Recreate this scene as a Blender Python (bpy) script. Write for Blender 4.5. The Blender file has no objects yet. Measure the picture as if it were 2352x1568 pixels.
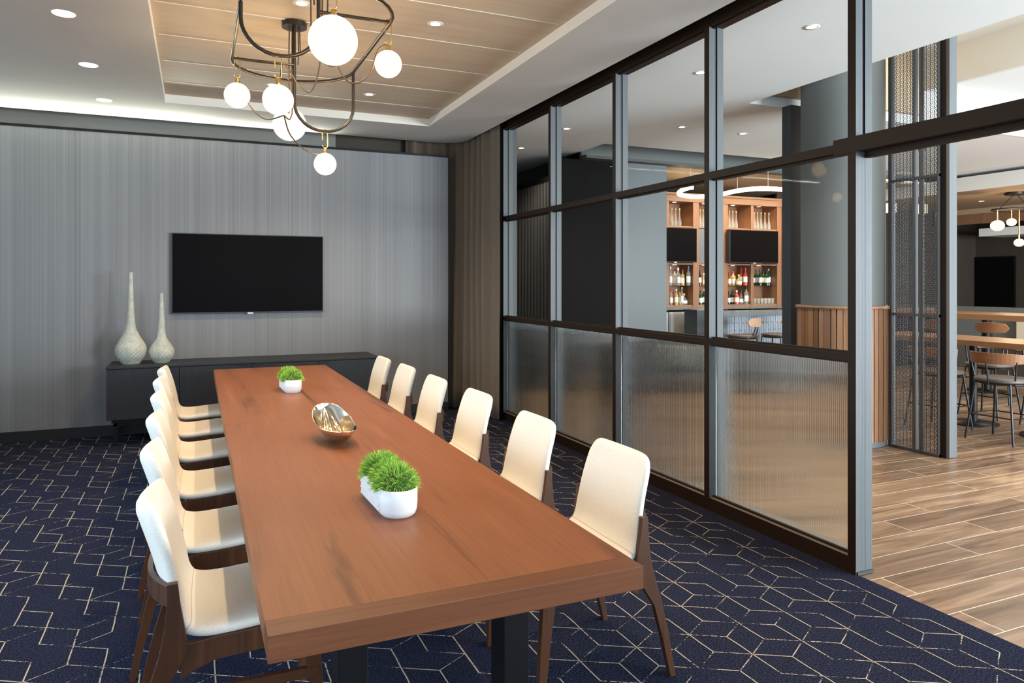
import bpy, math, random
from mathutils import Vector, Matrix
random.seed(7)
R = math.radians
sc = bpy.context.scene
col = sc.collection
PI = math.pi

# ------------------------------------------------------------------ materials
def nt(name):
    m = bpy.data.materials.new(name); m.use_nodes = True
    t = m.node_tree; t.nodes.clear()
    out = t.nodes.new('ShaderNodeOutputMaterial')
    return m, t, out
def N(t, typ, **kw):
    n = t.nodes.new(typ)
    for k, v in kw.items():
        if k in n.inputs: n.inputs[k].default_value = v
        else: setattr(n, k, v)
    return n
def L(t, a, b): t.links.new(a, b)
def c4(c): return (c[0], c[1], c[2], 1)
def pr(name, color, rough=.5, metal=0, emit=None, es=0, spec=.5, coat=0, sheen=0):
    m, t, out = nt(name)
    p = N(t, 'ShaderNodeBsdfPrincipled')
    p.inputs['Base Color'].default_value = c4(color)
    p.inputs['Roughness'].default_value = rough
    p.inputs['Metallic'].default_value = metal
    p.inputs['Specular IOR Level'].default_value = spec
    p.inputs['Coat Weight'].default_value = coat
    p.inputs['Sheen Weight'].default_value = sheen
    if emit:
        p.inputs['Emission Color'].default_value = c4(emit); p.inputs['Emission Strength'].default_value = es
    L(t, p.outputs[0], out.inputs[0])
    m['p'] = p.name
    return m
def P(m): return m.node_tree.nodes[m['p']]
def ramp(t, fac, stops):
    r = N(t, 'ShaderNodeValToRGB')
    e = r.color_ramp.elements
    while len(e) > 1: e.remove(e[-1])
    e[0].position = stops[0][0]; e[0].color = c4(stops[0][1])
    for p, c in stops[1:]:
        x = e.new(p); x.color = c4(c)
    L(t, fac, r.inputs[0]); return r
def noise_col(m, stops, scale=(1, 1, 1), nscale=5, detail=4, rough=.6, dist=0, bump=0, coord='Object', bdist=.002):
    """noise-driven colour (and bump) on a principled material, stretched by scale"""
    t = m.node_tree; p = P(m)
    tc = N(t, 'ShaderNodeTexCoord'); mp = N(t, 'ShaderNodeMapping')
    mp.inputs['Scale'].default_value = scale
    L(t, tc.outputs[coord], mp.inputs[0])
    no = N(t, 'ShaderNodeTexNoise'); no.inputs['Scale'].default_value = nscale; no.inputs['Detail'].default_value = detail
    no.inputs['Roughness'].default_value = rough; no.inputs['Distortion'].default_value = dist
    L(t, mp.outputs[0], no.inputs['Vector'])
    r = ramp(t, no.outputs[0], stops)
    L(t, r.outputs[0], p.inputs['Base Color'])
    if bump:
        b = N(t, 'ShaderNodeBump'); b.inputs['Strength'].default_value = bump; b.inputs['Distance'].default_value = bdist
        L(t, no.outputs[0], b.inputs['Height']); L(t, b.outputs[0], p.inputs['Normal'])
    return m
def wood(name, dark, mid, light, axis, rough=.38, s=1.0, knots=.0, vary=False, coat=0, sp=.4):
    """long-grain wood: grain runs along axis (0,1,2)"""
    m = pr(name, mid, rough, spec=sp, coat=coat); t = m.node_tree; p = P(m)
    tc = N(t, 'ShaderNodeTexCoord')
    sca = [9*s, 9*s, 9*s]; sca[axis] = .55*s
    mp = N(t, 'ShaderNodeMapping'); mp.inputs['Scale'].default_value = sca
    src = tc.outputs['Object']
    if vary:
        gi = N(t, 'ShaderNodeNewGeometry')
        ad = N(t, 'ShaderNodeVectorMath', operation='ADD'); sc_ = N(t, 'ShaderNodeVectorMath', operation='SCALE')
        cb = N(t, 'ShaderNodeCombineXYZ')
        for k in range(3): L(t, gi.outputs['Random Per Island'], cb.inputs[k])
        L(t, cb.outputs[0], sc_.inputs[0]); sc_.inputs['Scale'].default_value = 37
        L(t, src, ad.inputs[0]); L(t, sc_.outputs[0], ad.inputs[1]); src = ad.outputs[0]
    L(t, src, mp.inputs[0])
    n1 = N(t, 'ShaderNodeTexNoise'); n1.inputs['Scale'].default_value = 1.0; n1.inputs['Detail'].default_value = 6; n1.inputs['Roughness'].default_value = .62; n1.inputs['Distortion'].default_value = .6
    L(t, mp.outputs[0], n1.inputs['Vector'])
    r = ramp(t, n1.outputs[0], [(.30, dark), (.44, mid), (.56, mid), (.72, light)])
    sca2 = [120*s, 120*s, 120*s]; sca2[axis] = 3*s
    mp2 = N(t, 'ShaderNodeMapping'); mp2.inputs['Scale'].default_value = sca2; L(t, src, mp2.inputs[0])
    n2 = N(t, 'ShaderNodeTexNoise'); n2.inputs['Scale'].default_value = 1; n2.inputs['Detail'].default_value = 2
    L(t, mp2.outputs[0], n2.inputs['Vector'])
    r2 = ramp(t, n2.outputs[0], [(.3, (.72, .72, .72)), (.6, (1, 1, 1))])
    mx = N(t, 'ShaderNodeMix', data_type='RGBA', blend_type='MULTIPLY'); mx.inputs[0].default_value = .55
    L(t, r.outputs[0], mx.inputs[6]); L(t, r2.outputs[0], mx.inputs[7])
    last = mx.outputs[2]
    if vary:
        hv = N(t, 'ShaderNodeHueSaturation')
        mr = N(t, 'ShaderNodeMapRange'); mr.inputs['To Min'].default_value = .62; mr.inputs['To Max'].default_value = 1.35
        L(t, gi.outputs['Random Per Island'], mr.inputs[0]); L(t, mr.outputs[0], hv.inputs['Value']); L(t, last, hv.inputs['Color']); last = hv.outputs[0]
    L(t, last, p.inputs['Base Color'])
    b = N(t, 'ShaderNodeBump'); b.inputs['Strength'].default_value = .06; b.inputs['Distance'].default_value = .001
    L(t, n2.outputs[0], b.inputs['Height']); L(t, b.outputs[0], p.inputs['Normal'])
    return m

M = {}
# chair upholstery
M['linen'] = noise_col(pr('linen', (.74, .70, .62), .85, spec=.25, sheen=.25), [(.3, (.62, .565, .475)), (.7, (.74, .69, .60))], (1, 1, 1), 260, 2, .6, 0, .25, bdist=.001)
M['linen_seam'] = pr('linen_seam', (.52, .47, .40), .9)
M['walnut'] = wood('walnut', (.028, .011, .005), (.064, .023, .009), (.095, .036, .015), 2, .4, 1.4)
M['table_y'] = wood('table_grain_long', (.085, .030, .013), (.225, .077, .030), (.275, .100, .042), 1, .42, 1.0, sp=.25)
M['table_x'] = wood('table_grain_cross', (.06, .023, .012), (.145, .052, .022), (.19, .072, .032), 0, .42, 1.3, sp=.25)
M['black_metal'] = pr('black_metal', (.005, .005, .0055), .42, spec=.25)
M['bronze_frame'] = pr('bronze_frame', (.018, .0095, .005), .45, .0, spec=.15)
M['alu_face'] = noise_col(pr('brushed_grey_face', (.18, .19, .2), .5, .0, spec=.2), [(.3, (.095, .105, .110)), (.7, (.118, .128, .134))], (40, 40, .5), 4, 2)
M['gasket'] = pr('gasket', (.02, .022, .025), .6)
M['credenza'] = noise_col(pr('credenza_black', (.018, .020, .023), .48, spec=.4), [(.3, (.014, .016, .019)), (.7, (.024, .026, .030))], (60, 60, 1.2), 2, 3)
M['ceil'] = noise_col(pr('ceiling_plaster', (.57, .55, .52), .9, spec=.1), [(.3, (.555, .54, .51)), (.7, (.59, .575, .545))], (1, 1, 1), 1.5, 2)
M['tray'] = noise_col(pr('tray_veneer', (.56, .48, .39), .6, spec=.25), [(.3, (.53, .435, .325)), (.7, (.60, .50, .385))], (.7, 14, 1), 1.2, 4)
M['tray_seam'] = pr('tray_seam', (.66, .61, .50), .6)
M['lip'] = pr('tray_lip', (.72, .70, .64), .6)
M['white'] = pr('white_paint', (.81, .86, .87), .85, spec=.15)
M['soft_white'] = pr('soft_white_paint', (.74, .74, .70), .85, spec=.15)
M['dark_paint'] = pr('dark_paint', (.075, .080, .078), .55, spec=.3)
M['darker_paint'] = noise_col(pr('darker_wall', (.014, .013, .013), .7, spec=.08), [(.3, (.0055, .005, .005)), (.7, (.009, .0085, .0085))], (70, 70, .6), 2, 2)
M['grey_wall'] = pr('grey_wall', (.105, .122, .128), .42, spec=.4)
M['brown_wall'] = noise_col(pr('brown_wall', (.035, .026, .018), .6), [(.3, (.03, .022, .015)), (.7, (.05, .037, .026))], (30, 30, .6), 2, 2)
M['slot_unlit_brown'] = pr('slot_unlit_brown', (.045, .035, .024), .7)
M['tan_ceil'] = pr('tan_ceiling', (.42, .30, .19), .7)
M['baseboard'] = pr('baseboard_black', (.008, .008, .009), .5)
M['gold'] = pr('brushed_brass', (.78, .52, .20), .22, 1)
M['bowl'] = pr('polished_champagne_metal', (.86, .77, .62), .11, 1)
M['chand'] = pr('dark_bronze_tube', (.030, .022, .016), .33, .4)
M['cable'] = pr('brown_cable', (.06, .035, .018), .5)
M['screen'] = pr('black_screen', (.0035, .003, .0035), .35, spec=.04)
M['bezel'] = pr('bezel', (.05, .05, .055), .35, .6)
M['badge'] = pr('silver_badge', (.55, .55, .55), .4, .5)
M['ceramic_white'] = pr('white_ceramic', (.64, .63, .61), .5)
M['leather'] = pr('dark_leather', (.06, .042, .035), .35, spec=.5)
M['grey_seat'] = pr('taupe_seat', (.10, .085, .075), .5)
M['bar_table'] = wood('high_table_walnut', (.15, .07, .033), (.28, .145, .072), (.36, .20, .105), 1, .35, 1.0)
M['stoolwood'] = wood('stool_veneer', (.14, .056, .023), (.225, .097, .042), (.28, .13, .06), 1, .35, 1.2)
M['stoolwood_l'] = wood('stool_veneer_light', (.34, .21, .13), (.42, .27, .17), (.48, .32, .21), 0, .4, 1.2)
M['stool_metal'] = pr('stool_tube', (.03, .032, .034), .3, .7)
M['barwood'] = wood('bar_walnut', (.17, .08, .042), (.255, .130, .074), (.31, .17, .10), 2, .45, .8)
M['barwood_x'] = wood('bar_walnut_cross', (.19, .092, .05), (.27, .145, .085), (.33, .185, .11), 0, .45, .8)
M['slatwood'] = wood('slat_oak', (.12, .056, .026), (.25, .122, .058), (.38, .215, .115), 2, .5, 1.2, vary=True)
M['stone'] = noise_col(pr('grey_stone', (.16, .175, .185), .25), [(.3, (.12, .13, .14)), (.6, (.17, .185, .195)), (.75, (.30, .31, .32))], (1, 1, 1), 3, 6, .7, 1.5)
M['steel'] = pr('stainless', (.62, .64, .65), .38, .35)
M['tiles'] = pr('blue_grey_tile', (.27, .31, .36), .12, spec=.6)
M['colpaint'] = pr('column_paint', (.118, .124, .118), .55, spec=.3)
M['pillar'] = pr('pillar_paint', (.035, .038, .042), .5)
M['perf'] = pr('perforated_metal', (.085, .087, .09), .42, .4)
M['tan_seat'] = pr('tan_upholstery', (.36, .23, .12), .6)
M['beige_seat'] = pr('beige_upholstery', (.50, .47, .38), .7)
M['white_label'] = pr('paper_label', (.78, .78, .74), .6)
M['window_white'] = pr('window_frame_white', (.6, .6, .6), .5)

def emis(name, c, s):
    m, t, out = nt(name); e = N(t, 'ShaderNodeEmission'); e.inputs[0].default_value = c4(c); e.inputs[1].default_value = s
    L(t, e.outputs[0], out.inputs[0]); return m
def opal(name, c, s_, tr):
    m, t, out = nt(name); e = N(t, 'ShaderNodeEmission'); e.inputs[0].default_value = c4(c); e.inputs[1].default_value = s_
    b = N(t, 'ShaderNodeBsdfTransparent'); b.inputs[0].default_value = (tr, tr, tr, 1)
    a = N(t, 'ShaderNodeAddShader'); L(t, e.outputs[0], a.inputs[0]); L(t, b.outputs[0], a.inputs[1]); L(t, a.outputs[0], out.inputs[0]); return m
M['globe'] = opal('opal_globe_lit', (1, .945, .79), .95, .30)
M['globe2'] = emis('opal_globe_lit_far', (1, .86, .62), 1.5)
M['dl'] = emis('downlight_lens', (1, .90, .74), 9)
M['dl_cool'] = emis('downlight_lens_soft', (1, .96, .90), 3.2)
M['puck'] = emis('puck_lens', (1, .80, .52), 9)
M['led'] = emis('led_tube', (1, .84, .58), 7)
M['led_strip'] = emis('led_strip_cool', (.95, 1, .86), 3.0)

# clear architectural glass: see-through sheet with fresnel reflection
def glass_sheet(name, tint, ior=1.5, rough=.0, refl=.8):
    m, t, out = nt(name)
    tr = N(t, 'ShaderNodeBsdfTransparent'); tr.inputs[0].default_value = c4(tint)
    gl = N(t, 'ShaderNodeBsdfGlossy'); gl.inputs['Roughness'].default_value = rough; gl.inputs[0].default_value = (refl, refl, refl, 1)
    lw = N(t, 'ShaderNodeLayerWeight'); lw.inputs['Blend'].default_value = .5
    pw = N(t, 'ShaderNodeMath', operation='POWER'); pw.inputs[1].default_value = 5; L(t, lw.outputs['Facing'], pw.inputs[0])
    fr = N(t, 'ShaderNodeMath', operation='MULTIPLY_ADD'); fr.inputs[1].default_value = .9; fr.inputs[2].default_value = .04; L(t, pw.outputs[0], fr.inputs[0])
    mx = N(t, 'ShaderNodeMixShader'); L(t, fr.outputs[0], mx.inputs[0]); L(t, tr.outputs[0], mx.inputs[1]); L(t, gl.outputs[0], mx.inputs[2])
    L(t, mx.outputs[0], out.inputs[0]); return m
M['glass'] = glass_sheet('clear_glass', (.95, .97, .965), 1.33, refl=.05)
m, t, out = nt('reeded_glass')
g = N(t, 'ShaderNodeBsdfGlass'); g.inputs['Roughness'].default_value = .05; g.inputs['IOR'].default_value = 1.32; g.inputs[0].default_value = (.985, 1, .99, 1)
L(t, g.outputs[0], out.inputs[0]); M['reeded'] = m
def bottle_glass(name, c, tr=.75):
    m, t, out = nt(name)
    a = N(t, 'ShaderNodeBsdfTransparent'); a.inputs[0].default_value = c4(c)
    b = N(t, 'ShaderNodeBsdfPrincipled'); b.inputs['Base Color'].default_value = c4([x*.8 for x in c]); b.inputs['Roughness'].default_value = .06
    mx = N(t, 'ShaderNodeMixShader'); mx.inputs[0].default_value = 1-tr
    L(t, a.outputs[0], mx.inputs[1]); L(t, b.outputs[0], mx.inputs[2]); L(t, mx.outputs[0], out.inputs[0]); return m
M['b_clear'] = bottle_glass('bottle_clear', (.86, .89, .87), .80)
M['b_amber'] = bottle_glass('bottle_amber', (.70, .26, .05), .4)
M['b_gold'] = bottle_glass('bottle_gold', (.78, .56, .20), .4)
M['b_green'] = bottle_glass('bottle_green', (.02, .085, .03), .2)
M['b_dark'] = bottle_glass('bottle_dark', (.02, .022, .02), .1)
M['b_red'] = bottle_glass('bottle_red', (.75, .12, .06), .3)
for n, c in dict(cap_red=(.5, .02, .03), cap_black=(.01, .01, .012), cap_white=(.75, .75, .72), cap_gold=(.6, .42, .15), cap_blue=(.05, .12, .5)).items(): M[n] = pr(n, c, .4)

# carpet
m = pr('carpet_navy', (.02, .024, .055), 1.0, spec=.01); t = m.node_tree; p = P(m)
tc = N(t, 'ShaderNodeTexCoord')
n1 = N(t, 'ShaderNodeTexNoise'); n1.inputs['Scale'].default_value = 140; n1.inputs['Detail'].default_value = 3; L(t, tc.outputs['Object'], n1.inputs['Vector'])
r1 = ramp(t, n1.outputs[0], [(.32, (.0085, .0098, .0185)), (.5, (.0188, .0212, .0385)), (.72, (.044, .050, .088))])
L(t, r1.outputs[0], p.inputs['Base Color'])
b = N(t, 'ShaderNodeBump'); b.inputs['Strength'].default_value = .8; b.inputs['Distance'].default_value = .006; L(t, n1.outputs[0], b.inputs['Height']); L(t, b.outputs[0], p.inputs['Normal'])
M['carpet'] = m
def yarn(name, thr):
    m, t, out = nt(name)
    p = N(t, 'ShaderNodeBsdfPrincipled'); p.inputs['Base Color'].default_value = (.42, .35, .26, 1); p.inputs['Roughness'].default_value = .95
    tr = N(t, 'ShaderNodeBsdfTransparent')
    tc = N(t, 'ShaderNodeTexCoord'); no = N(t, 'ShaderNodeTexNoise'); no.inputs['Scale'].default_value = 95; no.inputs['Detail'].default_value = 2
    L(t, tc.outputs['Object'], no.inputs['Vector'])
    n2 = N(t, 'ShaderNodeTexNoise'); n2.inputs['Scale'].default_value = 7; n2.inputs['Detail'].default_value = 1; L(t, tc.outputs['Object'], n2.inputs['Vector'])
    ad = N(t, 'ShaderNodeMath', operation='ADD'); L(t, no.outputs[0], ad.inputs[0]); L(t, n2.outputs[0], ad.inputs[1])
    r = ramp(t, ad.outputs[0], [(thr-.05, (0, 0, 0)), (thr+.05, (1, 1, 1))])
    hs = N(t, 'ShaderNodeMath', operation='MULTIPLY'); hs.inputs[1].default_value = .5; L(t, ad.outputs[0], hs.inputs[0])
    t.links.remove(r.inputs[0].links[0]); L(t, hs.outputs[0], r.inputs[0])
    mx = N(t, 'ShaderNodeMixShader'); L(t, r.outputs[0], mx.inputs[0]); L(t, tr.outputs[0], mx.inputs[1]); L(t, p.outputs[0], mx.inputs[2])
    L(t, mx.outputs[0], out.inputs[0]); return m
M['yarn'] = yarn('carpet_yarn_strong', .405); M['yarn_b'] = yarn('carpet_yarn_medium', .475); M['yarn_c'] = yarn('carpet_yarn_faint', .515)
# planks
m = pr('plank_tile', (.35, .24, .16), .30, spec=.35); t = m.node_tree; p = P(m)
tc = N(t, 'ShaderNodeTexCoord')
br = N(t, 'ShaderNodeTexBrick'); br.offset = .37; br.offset_frequency = 2
br.inputs['Scale'].default_value = 1; br.inputs['Brick Width'].default_value = 1.22; br.inputs['Row Height'].default_value = .203; br.inputs['Mortar Size'].default_value = .0024
br.inputs['Mortar Smooth'].default_value = .0; br.inputs['Bias'].default_value = 0
br.inputs['Color1'].default_value = (0, 0, 0, 1); br.inputs['Color2'].default_value = (1, 1, 1, 1); br.inputs['Mortar'].default_value = (.5, .5, .5, 1)
mo = N(t, 'ShaderNodeMapping'); mo.inputs['Location'].default_value = (.5, -1.765+.203*20, 0)
L(t, tc.outputs['Object'], mo.inputs[0]); L(t, mo.outputs[0], br.inputs['Vector'])
sc3 = N(t, 'ShaderNodeVectorMath', operation='SCALE'); sc3.inputs['Scale'].default_value = 9; L(t, br.outputs['Color'], sc3.inputs[0])
ad = N(t, 'ShaderNodeVectorMath', operation='ADD'); L(t, tc.outputs['Object'], ad.inputs[0]); L(t, sc3.outputs[0], ad.inputs[1])
mp = N(t, 'ShaderNodeMapping'); mp.inputs['Scale'].default_value = (1.1, 13, 1); L(t, ad.outputs[0], mp.inputs[0])
n1 = N(t, 'ShaderNodeTexNoise'); n1.inputs['Scale'].default_value = 1.1; n1.inputs['Detail'].default_value = 6; n1.inputs['Roughness'].default_value = .62; n1.inputs['Distortion'].default_value = 1.0
L(t, mp.outputs[0], n1.inputs['Vector'])
r1 = ramp(t, n1.outputs[0], [(.28, (.06, .042, .028)), (.42, (.175, .104, .060)), (.55, (.255, .155, .092)), (.72, (.39, .265, .165))])
hv = N(t, 'ShaderNodeHueSaturation'); mr = N(t, 'ShaderNodeMapRange'); mr.inputs['To Min'].default_value = .68; mr.inputs['To Max'].default_value = 1.22
L(t, br.outputs['Color'], mr.inputs[0]); L(t, mr.outputs[0], hv.inputs['Value']); L(t, r1.outputs[0], hv.inputs['Color'])
mx = N(t, 'ShaderNodeMix', data_type='RGBA'); L(t, br.outputs['Fac'], mx.inputs[0]); L(t, hv.outputs[0], mx.inputs[6]); mx.inputs[7].default_value = (.72, .62, .48, 1)
L(t, mx.outputs[2], p.inputs['Base Color'])
M['plank'] = m
# wall covering: fine vertical threads
m = pr('thread_wallcovering', (.30, .31, .33), .6, spec=.3); t = m.node_tree; p = P(m)
tc = N(t, 'ShaderNodeTexCoord')
def strand(sx, sz, sc_):
    mp = N(t, 'ShaderNodeMapping'); mp.inputs['Scale'].default_value = (sx, sx, sz); L(t, tc.outputs['Object'], mp.inputs[0])
    n = N(t, 'ShaderNodeTexNoise'); n.inputs['Scale'].default_value = sc_; n.inputs['Detail'].default_value = 3; L(t, mp.outputs[0], n.inputs['Vector']); return n
a = strand(210, .16, 1); bb = strand(9, .05, 1)
sm = N(t, 'ShaderNodeMath', operation='ADD'); b3 = N(t, 'ShaderNodeMath', operation='MULTIPLY'); b3.inputs[1].default_value = .45; L(t, a.outputs[0], sm.inputs[0]); L(t, bb.outputs[0], b3.inputs[0]); L(t, b3.outputs[0], sm.inputs[1])
hf = N(t, 'ShaderNodeMath', operation='MULTIPLY'); hf.inputs[1].default_value = 1/1.45; L(t, sm.outputs[0], hf.inputs[0])
r = ramp(t, hf.outputs[0], [(.30, (.164, .169, .177)), (.5, (.224, .230, .240)), (.70, (.293, .301, .312))])
L(t, r.outputs[0], p.inputs['Base Color']); M['threads'] = m
# curtain
M['curtain'] = noise_col(pr('curtain_weave', (.13, .095, .065), .85, spec=.15, sheen=.2), [(.3, (.125, .098, .072)), (.7, (.185, .148, .11))], (1, 1, .2), 320, 2, .6, 0, .1)
# vase ceramic
M['vase'] = noise_col(pr('dimpled_ceramic', (.42, .43, .37), .5), [(.3, (.40, .40, .33)), (.7, (.54, .555, .49))], (1, 1, 1), 22, 3)
# moss
m = pr('moss_needles', (.14, .30, .03), .6, spec=.3); t = m.node_tree; p = P(m)
gi = N(t, 'ShaderNodeNewGeometry'); r = ramp(t, gi.outputs['Random Per Island'], [(0, (.12, .26, .025)), (.5, (.26, .50, .05)), (.85, (.42, .68, .10)), (1, (.52, .58, .16))])
L(t, r.outputs[0], p.inputs['Base Color']); M['moss'] = m
M['moss_core'] = pr('moss_core', (.04, .09, .01), .9)

# ------------------------------------------------------------------ mesh builder
class MB:
    def __init__(s): s.v = []; s.f = []; s.m = []; s.sm = []
    def add(s, vs, fs, mi=0, smooth=False, T=None):
        b = len(s.v)
        for v in vs:
            v = Vector(v); s.v.append(T @ v if T is not None else v)
        for f in fs: s.f.append([b+i for i in f]); s.m.append(mi); s.sm.append(smooth)
        return s
    def box(s, x0, x1, y0, y1, z0, z1, mi=0, T=None, fm=None):
        vs = [(x0,y0,z0),(x1,y0,z0),(x1,y1,z0),(x0,y1,z0),(x0,y0,z1),(x1,y0,z1),(x1,y1,z1),(x0,y1,z1)]
        fs = [(0,3,2,1),(4,5,6,7),(0,1,5,4),(1,2,6,5),(2,3,7,6),(3,0,4,7)]   # bottom, top, -y, +x, +y, -x
        for i, f in enumerate(fs): s.add(vs, [f], fm[i] if fm else mi, T=T) if False else None
        b = len(s.v)
        for v in vs:
            v = Vector(v); s.v.append(T @ v if T is not None else v)
        for i, f in enumerate(fs): s.f.append([b+k for k in f]); s.m.append(fm[i] if fm else mi); s.sm.append(False)
        return s
    def lathe(s, prof, n=24, mi=0, T=None, cap0=True, cap1=True, off=(0, 0, 0)):
        vs = []; fs = []
        for r, z in prof:
            for k in range(n):
                a = 2*PI*k/n; vs.append((off[0]+r*math.cos(a), off[1]+r*math.sin(a), off[2]+z))
        for i in range(len(prof)-1):
            for k in range(n):
                fs.append((i*n+k, i*n+(k+1) % n, (i+1)*n+(k+1) % n, (i+1)*n+k))
        s.add(vs, fs, mi, True, T)
        if cap0: s.add([vs[k] for k in range(n)], [tuple(reversed(range(n)))], mi, False, T)
        if cap1: s.add([vs[(len(prof)-1)*n+k] for k in range(n)], [tuple(range(n))], mi, False, T)
        return s
    def tube(s, pts, r, n=8, mi=0, closed=False, T=None, caps=True):
        pts = [Vector(p) for p in pts]; k = len(pts)
        rs = r if isinstance(r, (list, tuple)) else [r]*k
        vs = []; fs = []; prev = None
        for i, p in enumerate(pts):
            if closed: d = pts[(i+1) % k]-pts[i-1]
            else: d = pts[min(i+1, k-1)]-pts[max(i-1, 0)]
            d.normalize()
            if prev is None:
                u = d.orthogonal().normalized()
            else:
                u = prev-d*prev.dot(d); u = u.normalized() if u.length > 1e-6 else d.orthogonal().normalized()
            prev = u; w = d.cross(u)
            for j in range(n):
                a = 2*PI*j/n; vs.append(p+(u*math.cos(a)+w*math.sin(a))*rs[i])
        for i in range(k if closed else k-1):
            for j in range(n):
                i2 = (i+1) % k
                fs.append((i*n+j, i*n+(j+1) % n, i2*n+(j+1) % n, i2*n+j))
        s.add(vs, fs, mi, True, T)
        if caps and not closed:
            s.add(vs[:n], [tuple(reversed(range(n)))], mi, False, T); s.add(vs[-n:], [tuple(range(n))], mi, False, T)
        return s
    def rings(s, rings, mi=0, smooth=True, T=None, caps=True, closed=True):
        n = len(rings[0]); vs = [v for r_ in rings for v in r_]; fs = []
        for i in range(len(rings)-1):
            for j in range(n if closed else n-1):
                fs.append((i*n+j, i*n+(j+1) % n, (i+1)*n+(j+1) % n, (i+1)*n+j))
        s.add(vs, fs, mi, smooth, T)
        if caps:
            s.add(rings[0], [tuple(reversed(range(n)))], mi, smooth, T); s.add(rings[-1], [tuple(range(n))], mi, smooth, T)
        return s
    def prism(s, poly, z0, z1, mi=0, T=None):
        n = len(poly)
        vs = [(x, y, z0) for x, y in poly]+[(x, y, z1) for x, y in poly]
        fs = [tuple(reversed(range(n))), tuple(range(n, 2*n))]+[(i, (i+1) % n, n+(i+1) % n, n+i) for i in range(n)]
        return s.add(vs, fs, mi, False, T)
    def build(s, name, mats, parent=None, loc=None, bevel=0, sub=0):
        me = bpy.data.meshes.new(name)
        me.from_pydata([tuple(v) for v in s.v], [], s.f)
        mats = mats if isinstance(mats, (list, tuple)) else [mats]
        for m_ in mats: me.materials.append(m_)
        for i, pl in enumerate(me.polygons): pl.material_index = s.m[i]; pl.use_smooth = s.sm[i]
        me.validate(); me.update()
        o = bpy.data.objects.new(name, me); col.objects.link(o)
        if parent is not None: o.parent = parent
        if loc: o.location = loc
        if bevel:
            b_ = o.modifiers.new('bevel', 'BEVEL'); b_.width = bevel; b_.segments = 2; b_.limit_method = 'ANGLE'; b_.angle_limit = R(40)
        if sub:
            b_ = o.modifiers.new('subsurf', 'SUBSURF'); b_.levels = sub; b_.render_levels = sub
        return o
def tag(o, label=None, cat=None, group=None, kind=None):
    if label: o['label'] = label
    if cat: o['category'] = cat
    if group: o['group'] = group
    if kind: o['kind'] = kind
    return o
def empty(name, loc=(0, 0, 0), rz=0):
    o = bpy.data.objects.new(name, None); col.objects.link(o); o.location = loc; o.rotation_euler = (0, 0, rz); o.empty_display_size = .1; return o
def copy_tree(o, parent=None):
    c = o.copy(); col.objects.link(c)
    if parent is not None: c.parent = parent
    for ch in list(o.children): copy_tree(ch, c)
    return c
def B(*a, **k): return MB().box(*a, **k)
def struct(o): o['kind'] = 'structure'; return o
ORD = ['nearest', 'second', 'third', 'fourth', 'fifth', 'farthest']
def catmull(pts, k=8, closed=False):
    pts = [Vector(p) for p in pts]; n = len(pts); out = []
    for i in range(n if closed else n-1):
        p0 = pts[i-1] if (closed or i > 0) else pts[0]; p1 = pts[i]; p2 = pts[(i+1) % n]; p3 = pts[(i+2) % n] if (closed or i+2 < n) else pts[-1]
        for j in range(k):
            t_ = j/k; out.append(.5*((2*p1)+(p2-p0)*t_+(2*p0-5*p1+4*p2-p3)*t_*t_+(3*p1-p0-3*p2+p3)*t_**3))
    if not closed: out.append(pts[-1])
    return out

# ------------------------------------------------------------------ camera
H = 1.48; TH = R(23.68); F = 1655.0
cd = bpy.data.cameras.new('camera'); cam = bpy.data.objects.new('camera', cd); col.objects.link(cam)
cam.location = (0, 0, H); cam.rotation_euler = (R(90), 0, -TH)
cd.sensor_width = 36; cd.lens = 36*F/2352; cd.shift_x = 0; cd.shift_y = -(784-650)/2352; cd.clip_start = .05; cd.clip_end = 100
sc.camera = cam
CS, SS = math.cos(TH), math.sin(TH)

# ------------------------------------------------------------------ room constants
XG = 3.06; XG2 = 3.174; XGM = (XG+XG2)/2      # glass wall planes
YW = 7.99                                       # thread panel front
ZC = 3.114; ZT = 3.19                            # soffit / tray
XL = -2.3; YN = -1.6                             # left wall, near wall

# carpet floor with woven pattern
mb = MB().box(XL, 3.075, YN, 8.35, -.06, 0)
ax, by, ay = .1311, .0772, .1545
P0 = (2.033, 2.246)
dirs = [((0, 1), 1), ((1, 0), 2), ((1, -1), 3)]
def lat(i, j): return (P0[0]+ax*i, P0[1]+ay*j+by*i)
rnd = random.Random(3)
for i in range(-34, 9):
    for j in range(-60, 62):
        x, y = lat(i, j)
        if not (XL+.1 < x < 3.05 and .2 < y < 7.95): continue
        for (di, dj), mi in dirs:
            s0 = (i-j) % 3 == 0; s1 = ((i+di)-(j+dj)) % 3 == 0
            if not (s0 or s1): continue
            drop = {1: .04, 2: .25, 3: .08}[mi]
            if rnd.random() < drop: continue
            if mi == 2 and x < .2 and rnd.random() < .25: continue
            x2, y2 = lat(i+di, j+dj)
            if not (XL < x2 < 3.06): continue
            d = Vector((x2-x, y2-y)).normalized(); n_ = Vector((-d.y, d.x))*(.0027 if mi != 2 else .0022)
            z = .0012
            jit = [Vector((rnd.uniform(-.002, .002), rnd.uniform(-.002, .002))) for _ in range(3)]
            pts = [Vector((x, y)), Vector((x, y)).lerp(Vector((x2, y2)), .5)+jit[0], Vector((x2, y2))]
            vs = []
            for q in pts: vs += [(q.x+n_.x, q.y+n_.y, z), (q.x-n_.x, q.y-n_.y, z)]
            mb.add(vs, [(0, 1, 3, 2), (2, 3, 5, 4)], mi)
struct(mb.build('floor', [M['carpet'], M['yarn'], M['yarn_c'], M['yarn_b']]))
struct(B(3.075, 16.2, -3.2, 11.6, -.06, -.004).build('floor_bar', M['plank']))

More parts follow.
